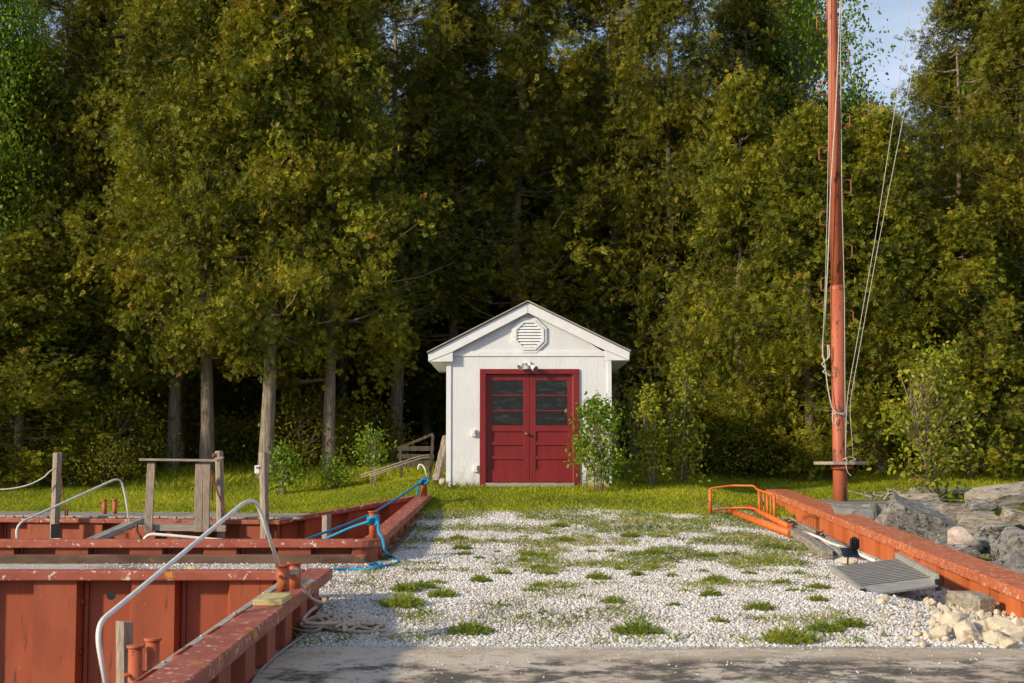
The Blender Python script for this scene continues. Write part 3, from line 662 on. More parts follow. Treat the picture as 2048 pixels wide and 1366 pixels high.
# blue ropes
def rope(label, pts, r, mat, extra=None, cat='rope', k=8):
    o = thing('rope', label, cat, tuple(pts[0])); mb = MB(); mb.tube(cr(pts, k), r, 8)
    if extra:
        for e in extra: mb.tube(e, r, 8)
    loc(mb, o).build('strand', mat, o); return o
def coil(c, r, turns, rise=.0, n=16, tilt=(0, 0), ph=0):
    return [Vector((c.x + r * math.cos(ph + 2 * math.pi * i / n), c.y + r * math.sin(ph + 2 * math.pi * i / n), c.z + rise * i / n + tilt[0] * math.cos(2 * math.pi * i / n))) for i in range(int(n * turns) + 1)]
c1 = P(848, 963, 24.9); c2 = P(746, 1040, 17.95)
rope('blue rope from the far red bitt sloping down to the left', [P(848, 962, 24.8), P(838, 967, 24.78), P(800, 993, 24.0), P(752, 1022, 22.5), P(700, 1046, 21), P(603, 1082, 19), P(560, 1098, 18.3)], .018, M['blue_rope'],
     [coil(c1 - Vector((0, 0, .04)), .068, 3.3, .022, tilt=(.02, 0)), cr([P(846, 960, 24.8), P(838, 968, 24.78), P(836, 980, 24.8), P(834, 992, 24.85)]), cr([P(840, 964, 24.8), P(846, 958, 24.76), P(853, 956, 24.78), P(856, 963, 24.76), P(849, 968, 24.75)])])
rope('blue rope looped on the bend bitt with its tail coiled on the gravel', 
     [P(560, 1110, 17.95 + .8), P(644, 1080, 17.9 + .5), P(700, 1056, 17.95 + .2), P(738, 1043, 17.86), P(748, 1040, 17.86), P(756, 1047, 17.80), P(757, 1062, 17.7), P(766, 1080, 17.55), P(770, 1100, 17.45),
      W(782, 1113, .02), W(797, 1124, .02), W(780, 1130, .02), W(750, 1137, .025), W(737, 1132, .03), W(752, 1127, .04), W(763, 1131, .035), W(745, 1138, .03), W(700, 1139, .02), W(665, 1140, .02), W(640, 1140, .02)], .018, M['blue_rope'],
     [coil(c2 - Vector((0, 0, .05)), .066, 3.6, .03, tilt=(.015, 0)), cr([P(738, 1043, 17.86), P(742, 1036, 17.8), P(752, 1035, 17.8), P(757, 1044, 17.82), P(750, 1050, 17.8)])])
# tan rope heap by the near wall
rng = random.Random(4)
hc = W(672, 1272)
pts = []
for i in range(110):
    a = i * .83 + rng.uniform(-.3, .3); rr = rng.uniform(.12, 1.0)
    pts.append(Vector((hc.x + .02 + .36 * rr * math.cos(a) + .1 * math.sin(i * .11), hc.y + .28 + .30 * rr * math.sin(a), 0)))
for i, p in enumerate(pts): p.z = g(p.x, p.y) + .02 + max(0, .13 * (1 - 2.2 * ((p.x - hc.x + .05) ** 2 + ((p.y - hc.y - .28) * 1.2) ** 2) ** .5)) * rng.random()
lead = [P(578, 1150, 11.2), P(590, 1152, 11.2), P(605, 1175, 11.3), P(625, 1198, 11.4), P(645, 1206, 11.6), P(636, 1212, 11.7), P(618, 1225, 11.6), P(612, 1245, 11.4)]
tail = [W(740, 1262, .015), W(790, 1268, .015), W(760, 1274, .015), W(810, 1272, .015)]
ro = rope('tangled heap of tan rope on the gravel, one end tied to the near bitts', lead + pts + tail, .0135, M['tan_rope'], [coil(P(578, 1150, 11.05), .065, 2.4, .02)], k=5)
rope('thin grey cable lying along the foot of the near wall', [W(612, 1272, .03), W(592, 1284, .03), W(570, 1298, .035), W(546, 1318, .035), W(520, 1345, .035), W(500, 1372, .035), W(470, 1410, .035)], .010, M['cable'], cat='cable')

# ------------------------------------------------------------------ mast
MY = 25.7
def Q(px, py, dy=0): return P(px, py, MY + dy)
mast = thing('steel_mast', 'tall orange red steel mast with climbing steps rising beside the right wall', 'mast', tuple(Q(1681, 1006)))
mb = MB(); mb.tube([Q(1681, 1012), Q(1679.5, 925), Q(1674, 575)], [.127, .124, .122], 28); mb.tube([Q(1674.1, 580), Q(1674, 572), Q(1673.9, 571)], [.127, .127, .11], 28, caps=False)
mb.tube([Q(1674, 573), Q(1666, 100), Q(1664, 0), Q(1656, -420)], [.110, .098, .092, .075], 28); loc(mb, mast).build('pole', M['mastpaint'], mast)
mb = MB(); mb.tube([Q(1658, -20, .0), Q(1655.5, 40, .0)], .03, 8); loc(mb, mast).build('lug', M['mastpaint'], mast)
for i, y in enumerate((-95, 33, 163, 295, 424, 556, 690)):
    e = 1664 + (y / 1000) * 17; x_ = e - 32
    mb = MB(); mb.tube(fillet([Q(e - 4, y), Q(x_ + 1, y + 0), Q(x_ + 1, y + 26), Q(e - 4, y + 27)], .04, 4), .010, 8); loc(mb, mast).build('step', M['rust_step'], mast)
for i, y in enumerate((-30, 98, 228, 360, 490, 622, 755)):
    e = 1664 + (y / 1000) * 17; x_ = e + 32
    mb = MB(); mb.tube(fillet([Q(e + 6, y), Q(x_, y + 0), Q(x_, y + 26), Q(e + 6, y + 27)], .04, 4), .010, 8); loc(mb, mast).build('step', M['rust_step'], mast)
sh = Q(1682, 927); mb = MB()
hx = 105 / 2 / (F_PX / MY); mb.prism([(sh.x + hx * math.cos(R(22.5 + 45 * k)) * 1.06, sh.y + .02 + .30 * math.sin(R(22.5 + 45 * k)), sh.z - .02) for k in range(8)], (0, 0, .055)); loc(mb, mast).build('shelf', M['wood_h'], mast, bevel=.006)
mb = MB(); mb.cyl(sh + Vector((0, 0, -.03)), sh + Vector((0, 0, -.10)), .20, 14)
for sx in (-1, 1): mb.box(sh + Vector((sx * .15, -.05, -.055)), (.10, .05, .05))
loc(mb, mast).build('bracket', M['mastpaint'], mast)
def line(label, pts, r=.006, extra=None):
    o = thing('rope', label, 'rope', tuple(pts[0])); mb = MB(); mb.tube(fillet(pts, .25), r, 6)
    for e in extra or (): mb.tube(e, r, 6)
    loc(mb, o).build('strand', M['grey_rope'], o); return o
line('grey halyard line slanting from upper right down to the mast shelf, outer one', [Q(1871, -90, -.3), Q(1853, 0, -.3), Q(1756.5, 490, -.3), Q(1699, 810, -.2), Q(1707, 921, -.2)])
line('grey halyard line slanting from upper right down the mast, inner one', [Q(1837, -90, -.25), Q(1823, 0, -.25), Q(1748.5, 490, -.25), Q(1695, 790, -.2), Q(1693, 830, -.17), Q(1691, 920, -.18)])
line('grey line crossing the mast front and knotted at its left step', [Q(1684, -90, -.16), Q(1681, 0, -.16), Q(1671, 230, -.16), Q(1661, 380, -.17), Q(1657, 500, -.15), Q(1650, 640, -.1), Q(1645, 690, -.1), Q(1646, 715, -.1), Q(1651, 733, -.1), Q(1654, 765, -.12), Q(1661, 805, -.14), Q(1667, 822, -.16), Q(1680, 828, -.17), Q(1693, 832, -.12)], .011,
     [coil(Q(1679, 829), .135, 1.2, .02), cr([Q(1644, 712, -.1), Q(1650, 722, -.13), Q(1644, 728, -.1), Q(1651, 738, -.12), Q(1646, 744, -.1), Q(1655, 748, -.1), Q(1660, 752, -.1)]), cr([Q(1655, 690, -.1), Q(1656, 715, -.1), Q(1650, 722, -.1)]), cr([Q(1658, 690, -.12), Q(1659, 712, -.12), Q(1652, 720, -.12)]), cr([Q(1666, 822, -.16), Q(1665, 840, -.16), Q(1670, 848, -.16), Q(1674, 835, -.16)])])
line('grey line running close down the left side of the mast', [Q(1659, -90, -.12), Q(1658, 0, -.12), Q(1658, 200, -.12), Q(1655, 400, -.12), Q(1651, 560, -.12), Q(1647, 660, -.12), Q(1644, 692, -.1)])
line('grey line running straight down the right edge of the mast to the shelf', [Q(1686, -90, -.08), Q(1681, 100, -.08), Q(1684, 400, -.08), Q(1689, 600, -.08), Q(1690, 780, -.1), Q(1691, 921, -.14)], .007, [cr([Q(1688, 916, -.2), Q(1694, 920, -.24), Q(1692, 930, -.33), Q(1696, 945, -.3), Q(1703, 952, -.3)]), cr([Q(1685, 919, -.2), Q(1700, 914, -.2), Q(1712, 919, -.2), Q(1700, 922, -.22)])])
pad = thing('concrete_pad', 'flat grey concrete pad around the foot of the mast', 'concrete pad', (6.3, 25.5, .55))
mb = MB(); mb.box((6.75, 25.4, .48), (2.5, 2.4, .3)); loc(mb, pad).build('slab', M['pad'], pad, bevel=.03)

# ------------------------------------------------------------------ rocks
def rock(name, label, c, dims, mat, seed, rz=0, tilt=(0, 0), cuts=14, sub=4, rough=.05, group=None, cat='boulder', bumpy=1.0):
    rs = np.random.RandomState(seed)
    bm = bmesh.new(); bmesh.ops.create_icosphere(bm, subdivisions=sub, radius=1.0)
    V = np.array([v.co[:] for v in bm.verts]); 
    if sub > 4 and cuts > 12:
        for ax in range(3):
            for sg in (-1, 1):
                n_ = rs.normal(size=3) * .16; n_[ax] += sg; n_ /= np.linalg.norm(n_); q = V @ n_; V = V - np.maximum(q - rs.uniform(.42, .56), 0)[:, None] * n_[None] * .98
    for k in range(cuts):
        n_ = rs.normal(size=3); n_ /= np.linalg.norm(n_); d = rs.uniform(.42, .80) if sub > 4 else rs.uniform(.52, .80)
        q = V @ n_; V = V - np.maximum(q - d, 0)[:, None] * n_[None] * .97
    V += (fbm(V, 1.4, seed % 50, 4) - .5)[:, None] * V * (rough * 5) * bumpy
    if sub > 4: V += ((fbm(V, 7.0, seed % 31, 3) - .5) * .07 * bumpy)[:, None] * V
    V *= (np.array(dims) / 2) / np.maximum(np.abs(V).max(0), .3)
    for v, co in zip(bm.verts, V): v.co = co
    me = bpy.data.meshes.new(name); bm.to_mesh(me); bm.free(); me.materials.append(mat)
    me.polygons.foreach_set('use_smooth', [sub in (3, 4)] * len(me.polygons))
    o = link(name, me); o.location = c; o.rotation_euler = (tilt[0], tilt[1], rz); tag(o, label, cat, group); return o
BO = [ # x0,x1,y0,y1 (px), Y, depth, material, label, tilt
 (1746, 1902, 1004, 1092, 20.6, .8, 'rock', 'large dark grey tilted slab boulder just behind the orange wall', (.1, .28)),
 (1893, 1955, 1052, 1102, 18.6, .5, 'rock_pink', 'rounded pinkish boulder among the grey rocks', (0, 0)),
 (1893, 2022, 1024, 1066, 20.8, .9, 'rock_tan', 'flat layered tan slab above the pinkish boulder', (0, .05)),
 (1990, 2075, 1056, 1134, 18.2, .8, 'rock', 'large pale jagged boulder at the right edge of the photo', (.1, -.1)),
 (1920, 2075, 968, 1014, 22.8, 1.0, 'rock_tan', 'long tan limestone slab highest on the rock pile', (0, -.08)),
 (1818, 1905, 1000, 1030, 23.0, .7, 'rock', 'low grey rock between sapling and large dark slab', (0, 0)),
 (1670, 1750, 1012, 1046, 22.4, .7, 'pad', 'smooth dark grey rock between the wall and the mast pad', (0, 0)),
 (1948, 1984, 1068, 1108, 18.9, .4, 'rock', 'small dark rock right of the pinkish boulder', (.2, 0)),
 (1872, 1930, 1010, 1040, 22.0, .6, 'rock_tan', 'small tan rock resting under the long limestone slab', (0, .1)),
 (1996, 2052, 1008, 1056, 20.6, .6, 'rock_tan', 'upright tan rock at the right edge below the long slab', (.2, .2)),
 (1893, 1950, 1088, 1118, 17.8, .5, 'rock', 'low grey rock directly below the pinkish boulder', (0, 0)),
 (1955, 2110, 1120, 1172, 17.2, .9, 'rock', 'pale flat rock hugging the wall at the right edge', (0, 0)),
 (1925, 1985, 998, 1024, 22.2, .5, 'rock', 'small grey rock wedged under the long limestone slab', (0, -.1)),
 (1975, 2010, 1075, 1115, 18.6, .4, 'rock', 'small triangular dark rock left of the jagged boulder', (.3, .2)),
 (1850, 1900, 1060, 1100, 19.8, .5, 'rock', 'dark rock half hidden behind the orange wall cap', (0, 0)),
 (1960, 2045, 1045, 1075, 19.8, .7, 'rock', 'dark flat rock under the layered tan slab', (0, .1)),
 (1780, 1870, 986, 1008, 24.0, .7, 'rock_tan', 'flat pale rock at the foot of the sapling', (0, 0)),
 (1940, 1990, 1020, 1042, 21.8, .5, 'rock_tan', 'small pale rock behind the layered slab', (0, 0)),
 (1800, 1960, 972, 996, 25.4, 1.1, 'pad', 'low flat grey slab on the grass behind the sapling', (0, 0)),
]
for i, (a, b_, c_, d_, Y, dep, mt, lb, tl) in enumerate(BO):
    q0 = P(a, d_, Y); q1 = P(b_, c_, Y); wx = (q1.x - q0.x); hz = (q1.z - q0.z)
    rock('boulder', lb, ((q0.x + q1.x) / 2, Y, (q0.z + q1.z) / 2 - hz * .08), (wx * 1.04, dep, hz * 1.22), M[mt], 100 + i, tilt=(tl[0], tl[1]), cuts=10 if mt == 'rock_pink' else 15, sub=5, bumpy=.5 if mt == 'rock_pink' else 1)
# filler rip-rap that fills the bank
rs = random.Random(11); protos = [rock('riprap_rock', 'grey rip-rap rock lying low between the larger boulders', (7, 20, -.2), (.62, .55, .42), M['rock'], 300 + k, group='rip-rap rocks on the bank', cat='rock', sub=3) for k in range(4)]
for i in range(70):
    if i < 4: o = protos[i]
    else: o = protos[i % 4].copy(); COL.objects.link(o)
    Y = rs.uniform(14, 25); X = 5.75 + rs.random() ** 1.2 * 3.6
    o.location = (X, Y, g(X, Y) + rs.uniform(-.02, .22)); o.rotation_euler = (rs.uniform(0, 6), rs.uniform(0, 6), rs.uniform(0, 6)); s = rs.uniform(.6, 1.35); o.scale = (s, s, s)
# pale rubble at the foot of the right wall
rb = [rock('rubble_stone', 'pale angular stone in the rubble at the foot of the orange wall', (4, 12, 0), (.14, .12, .10), M['rubble'], 400 + k, group='rubble stones by the orange wall', cat='stone', sub=2, cuts=11) for k in range(7)]
cnt = 0
def put_stone(px, py, s, dz=0.0):
    global cnt
    o = rb[cnt] if cnt < 7 else rb[cnt % 7].copy()
    if cnt >= 7: COL.objects.link(o)
    cnt += 1; w_ = W(px, py); o.location = (w_.x, w_.y, w_.z + .03 * s + dz); o.rotation_euler = (rs.uniform(-.6, .6), rs.uniform(-.6, .6), rs.uniform(0, 6)); o.scale = (s, s * rs.uniform(.7, 1.1), s * rs.uniform(.7, 1.1)); return o
for px, py, s in ((1932, 1222, 1.5), (1915, 1240, 1.3), (1958, 1245, 1.4), (1908, 1262, 1.9), (1940, 1285, 2.0), (2008, 1275, 2.4), (1985, 1290, 1.5), (1880, 1283, 1.5), (2030, 1290, 1.9), (1968, 1268, 1.5), (1860, 1214, 1.0),
                  (1890, 1228, 1.2), (1990, 1255, 1.4), (2035, 1262, 1.5), (1768, 1210, 1.2), (1905, 1210, 1.1), (1878, 1252, 1.2), (1925, 1265, 1.1), (2015, 1300, 1.4), (1948, 1232, 1.2), (1972, 1240, 1.1), (2045, 1285, 1.6)): put_stone(px, py, s)
for i in range(290):
    t = rs.random(); px = 1760 + 290 * t ** .7; py = 1188 + rs.random() * 108
    if (px - 1760) / 290 * .9 + rs.random() * .5 < .36 + .2 * (py < 1215): continue
    put_stone(px, py, rs.uniform(.3, .85), .01)
o = rock('stone_block', 'squarish tan stone beneath the black solar light', P(1694, 1120, 17.45), (.30, .25, .13), M['rubble'], 501, cat='stone', sub=3)
rock('round_stone', 'pale round stone at the left foot of the shed', P(886, 963, 26.6), (.15, .14, .15), M['rock_pink'], 502, cat='stone', sub=3, cuts=3)
o = rock('yellow_stone', 'single yellowish stone in the gravel strip between the two basins', W(386, 1139, .03), (.10, .08, .07), mottled('ochre_stone', (.55, .36, .08), (.65, .48, .18), 9), 503, cat='stone', sub=2)
# ------------------------------------------------------------------ right side clutter
fr = thing('pipe_frame', 'bright orange steel pipe frame standing at the far end of the right wall', 'frame', tuple(P(1420, 1026, 23.6)))
mb = MB(); mb.tube([P(1420.5, 977, 23.6), P(1420.5, 1029, 23.6)], .028, 10); loc(mb, fr).build('leg', M['orange_rod'], fr)
mb = MB(); mb.tube(fillet([P(1419, 979, 23.6), P(1425, 976, 23.6), P(1465, 971, 23.6), P(1508, 971.5, 23.4), P(1514, 979, 23.4), P(1548, 990, 22.6)], .05), .017, 10); loc(mb, fr).build('top_bar', M['orange_rod'], fr)
mb = MB(); mb.tube(cr([P(1424, 1021, 23.6), P(1465, 1016, 23.7), P(1510, 1018, 23.4), P(1548, 1042, 22.6)]), .018, 8); loc(mb, fr).build('lower_bar', M['orange_rod'], fr)
for i, (xa, ya, yb, w_) in enumerate(((1518, 982, 1030, .022), (1527, 986, 1036, .016), (1534, 988, 1040, .02), (1541, 989, 1040, .014), (1548, 990, 1046, .026))):
    mb = MB(); Y = 23.3 - i * .17; mb.tube([P(xa, ya, Y), P(xa + 2, yb, Y)], w_, 8); loc(mb, fr).build('upright', M['orange_rod'], fr)
mb = MB(); mb.tube(fillet([P(1521, 984, 23.2), P(1527, 1008, 23.1), P(1521, 1024, 23.2), P(1528, 1034, 23.1)], .05), .008, 6); loc(mb, fr).build('wire', M['rust'], fr)
pp = thing('steel_pipe', 'long rusty orange pipe lying on the gravel below the frame', 'pipe', tuple(W(1470, 1022)))
pa = W(1462, 1024, .06); pb = W(1582, 1068, .08)
mb = MB(); mb.tube([pa, pb], .062, 14); mb.tube([pa + Vector((.3, .1, .09)), pb + Vector((.02, .22, .09))], .045, 12); loc(mb, pp).build('pipe', M['orange_rod'], pp)
mb = MB(); d = (pa - pb).normalized(); mb.tube([pa, pa + d * .06], .085, 14); loc(mb, pp).build('collar', M['rust'], pp)
def plank(label, a, b_, w_, h, mat, name='driftwood_plank', rnd=False, cat='plank'):
    o = thing(name, label, cat, tuple((a + b_) / 2)); mb = MB(); n = 9
    if rnd: mb.tube([a.lerp(b_, i / n) + Vector((random.uniform(-.01, .01), 0, random.uniform(-.008, .008))) for i in range(n + 1)], w_ / 2, 10)
    else:
        for i in range(1): 
            pts = [a.lerp(b_, t / n) + Vector((0, 0, .03 * math.sin(t / n * 3.1))) for t in range(n + 1)]
            vs = []; dd = (b_ - a).normalized(); x = dd.cross(Vector((0, 0, 1))).normalized(); u = x.cross(dd)
            for q in pts:
                for sx, su in ((-1, -1), (1, -1), (1, 1), (-1, 1)): vs.append(q + x * (sx * w_ / 2 * (1 + random.uniform(-.12, .12))) + u * (su * h / 2 * (1 + random.uniform(-.15, .15))))
            fs = [(3, 2, 1, 0), tuple(n * 4 + k for k in range(4))] + [(i * 4 + k, i * 4 + (k + 1) % 4, i * 4 + 4 + (k + 1) % 4, i * 4 + 4 + k) for i in range(n) for k in range(4)]
            mb.add(vs, fs)
    loc(mb, o).build('timber', mat, o, bevel=0 if rnd else .006); return o
drift = mottled('driftwood', (.17, .14, .11), (.38, .33, .27), 9, (4, .5, 4), .9, .8, .01)
plank('thick driftwood plank nearest the gravel, left of the solar light', W(1563, 1052, .07), W(1655, 1110, .07), .15, .10, drift)
plank('grey driftwood plank lying beside the thick one', W(1588, 1052, .10), W(1690, 1108, .07), .10, .07, drift)
plank('third driftwood plank lying against the orange wall', W(1600, 1050, .14), W(1700, 1106, .10), .08, .06, drift)
plank('white painted pole lying along the foot of the orange wall', W(1608, 1064, .16), W(1752, 1124, .09), .045, .045, M['white_tube'], 'white_pole', True, 'pole')
plank('pale thin pole lying against the driftwood planks', W(1640, 1082, .09), W(1682, 1112, .06), .04, .04, M['box_white'], 'pale_pole', True, 'pole')
o = thing('wire_scrap', 'tangle of dark rusty wire beside the driftwood planks', 'wire', tuple(W(1565, 1050)))
mb = MB(); c_ = W(1572, 1048, .12); mb.tube(cr([c_ + Vector((rs.uniform(-.25, .25), rs.uniform(-.3, .3), rs.uniform(-.03, .08))) for _ in range(16)], 5), .010, 6)
c_ = P(1638, 1066, 20.6); mb.tube(cr([c_ + Vector((rs.uniform(-.1, .1), rs.uniform(-.1, .1), rs.uniform(-.04, .04))) for _ in range(12)], 5), .010, 6); loc(mb, o).build('strand', M['rust'], o)
# solar spotlight
sl = thing('solar_light', 'black solar spotlight on a stake in front of the orange wall', 'solar light', tuple(P(1695, 1130, 17.2)))
mb = MB(); mb.cyl(P(1695.5, 1130, 17.2), P(1696, 1102, 17.2), .010, 8); loc(mb, sl).build('stake', M['black'], sl)
pc = P(1700, 1105, 17.15); mb = MB(); mb.box(pc, (.20, .16, .012), m=Matrix.Rotation(R(8), 3, 'Z') @ Matrix.Rotation(R(38), 3, 'X')); loc(mb, sl).build('solar_panel', mottled('solar_cells', (.008, .01, .02), (.015, .02, .045), 10, rough=.2), sl, bevel=.003)
hc_ = P(1708.5, 1086, 17.2); mb = MB(); mb.tube([hc_ + Vector((0, 0, -.085)), hc_ + Vector((0, 0, -.07)), hc_ + Vector((0, 0, .02)), hc_ + Vector((0, 0, .055)), hc_ + Vector((0, 0, .075))], [.03, .054, .056, .044, .015], 18)
for k in range(-2, 3): mb.box(hc_ + Vector((k * .022, -.05, .0)), (.005, .03, .11))
loc(mb, sl).build('lamp_head', M['black'], sl)
# aluminium ramp
rampo = thing('aluminium_ramp', 'grey ribbed aluminium ramp section lying against the orange wall', 'ramp', (4.1, 15.6, .1))
A = P(1664, 1133, 16.9); B = P(1797, 1116, 17.3); C = P(1878, 1160, 14.9); D = P(1726, 1180, 14.35)
ex = (B - A); ey = (D - A); nn = ex.cross(ey).normalized(); nn = nn if nn.z > 0 else -nn
mb = MB(); NP = 15
def bl(u, v): return A * (1 - u) * (1 - v) + B * u * (1 - v) + C * u * v + D * (1 - u) * v
for i in range(NP):
    v0, v1 = (i + .10) / NP * .86, (i + .90) / NP * .86
    q = [bl(.02, v0), bl(.96, v0), bl(.96, v1), bl(.02, v1)]; mb.prism([x - nn * .0 for x in q], -nn * .03)
loc(mb, rampo).build('deck', M['alu'], rampo, bevel=.004)
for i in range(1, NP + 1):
    mb = MB(); v = i / NP * .86; mb.beam(bl(.02, v) + nn * .001, bl(.955, v) + nn * .001, .03, .008, up=nn); loc(mb, rampo).build('joint_shade', M['groove_shade'], rampo)
mb = MB(); q = [bl(.02, .862), bl(.96, .862), bl(.98, 1.0) - nn * .05, bl(.0, 1.0) - nn * .05]; mb.prism(q, -nn * .02); loc(mb, rampo).build('lip_plate', M['alu'], rampo)
for u, h_ in ((0.0, .0), (.985, .05)):
    mb = MB(); mb.beam(bl(u, -.01) + nn * (h_ - .05), bl(u, .985) + nn * (h_ - .055), .05, .13, up=nn); loc(mb, rampo).build('side_rail', M['alu'], rampo, bevel=.006)
for i in range(30): mb = MB(); p = bl(.955, (i + .5) / 30 * .86) + nn * .012; mb.tube([p, p + nn * .008], .010, 6); loc(mb, rampo).build('rivet', M['alu_dark'], rampo)
for u in (0, .985):
    mb = MB(); mb.beam(bl(u, .985) + nn * -.05, bl(u, 1.0) + nn * -.05, .06, .12, up=nn); loc(mb, rampo).build('end_bumper', M['black'], rampo, bevel=.006)
plank('broken grey log chunk among the rubble by the orange wall', W(1905, 1200, .08), W(1950, 1212, .08) + Vector((.1, -.1, 0)), .19, .17, drift, 'log_chunk', cat='log')
# driftwood roots by the pad
o = thing('driftwood_tangle', 'pale tangle of driftwood roots beside the mast pad', 'driftwood', tuple(P(1790, 998, 24.3))); mb = MB()
for i in range(26):
    a = P(rs.uniform(1745, 1820), rs.uniform(990, 1002), rs.uniform(23.9, 24.6)); e = a + Vector((rs.uniform(-.5, .5), rs.uniform(-.2, .2), rs.uniform(-.03, .12)))
    mb.tube(cr([a, a.lerp(e, .5) + Vector((0, 0, rs.uniform(0, .07))), e], 4), [rs.uniform(.012, .03) * (1 - .08 * k) for k in range(9)], 6)
loc(mb, o).build('root', drift, o)
# ------------------------------------------------------------------ clutter left of the shed
o = thing('wooden_cart', 'old wooden trailer frame with pale rails resting in the dark left of the shed', 'cart', tuple(P(840, 950, 28.2)))
mb = MB(); mb.beam(P(795, 897, 28.4), P(868, 897, 28.4), .05, .09); mb.beam(P(795, 912, 28.4), P(868, 914, 28.4), .05, .09); mb.beam(P(803, 928, 28.4), P(866, 926, 28.4), .05, .12); loc(mb, o).build('rail', M['bark_dark'], o)
mb = MB(); mb.beam(P(866, 870, 28.4), P(860, 958, 28.4), .06, .05); mb.beam(P(800, 895, 28.5), P(866, 868, 28.5), .04, .05); mb.beam(P(800, 898, 28.4), P(803, 955, 28.4), .06, .05); loc(mb, o).build('frame', M['bark_dark'], o)
mb = MB()
for dy, ys_ in ((0, 0), (.3, 5)): mb.tube([P(722, 950 + ys_, 27.6 + dy), P(838, 913 + ys_, 27.9 + dy), P(858, 909 + ys_, 28 + dy)], .013, 8)
mb.tube([P(740, 953, 27.5), P(812, 930, 27.6)], .011, 8); loc(mb, o).build('tongue', M['wood'], o)
plank('rough grey slab of wood leaning on the left wall of the shed', P(874, 962, 27.1), P(895, 872, 27.3), .16, .10, M['bark'], 'leaning_slab', cat='wood slab')
o = thing('hose_tap', 'pale bent pipe tap standing behind the far red bitt', 'tap', tuple(P(856, 955, 26))); mb = MB(); mb.tube(fillet([P(856, 958, 26), P(848, 932, 26), P(838, 928, 26), P(836, 940, 26)], .05), .016, 8); loc(mb, o).build('pipe', M['white_tube'], o)
o = thing('nest_box', 'small pale blue nest box hanging in the trees at the far right', 'nest box', tuple(P(1975, 728, 30.2))); mb = MB(); mb.box((0, 0, 0), (.14, .14, .2)); mb.build('body', mottled('pale_blue_paint', (.36, .42, .46), (.42, .48, .52), 8), o, bevel=.005)
mb = MB(); mb.box((0, -.02, .11), (.2, .22, .025)); mb.build('lid', M['alu_dark'], o)

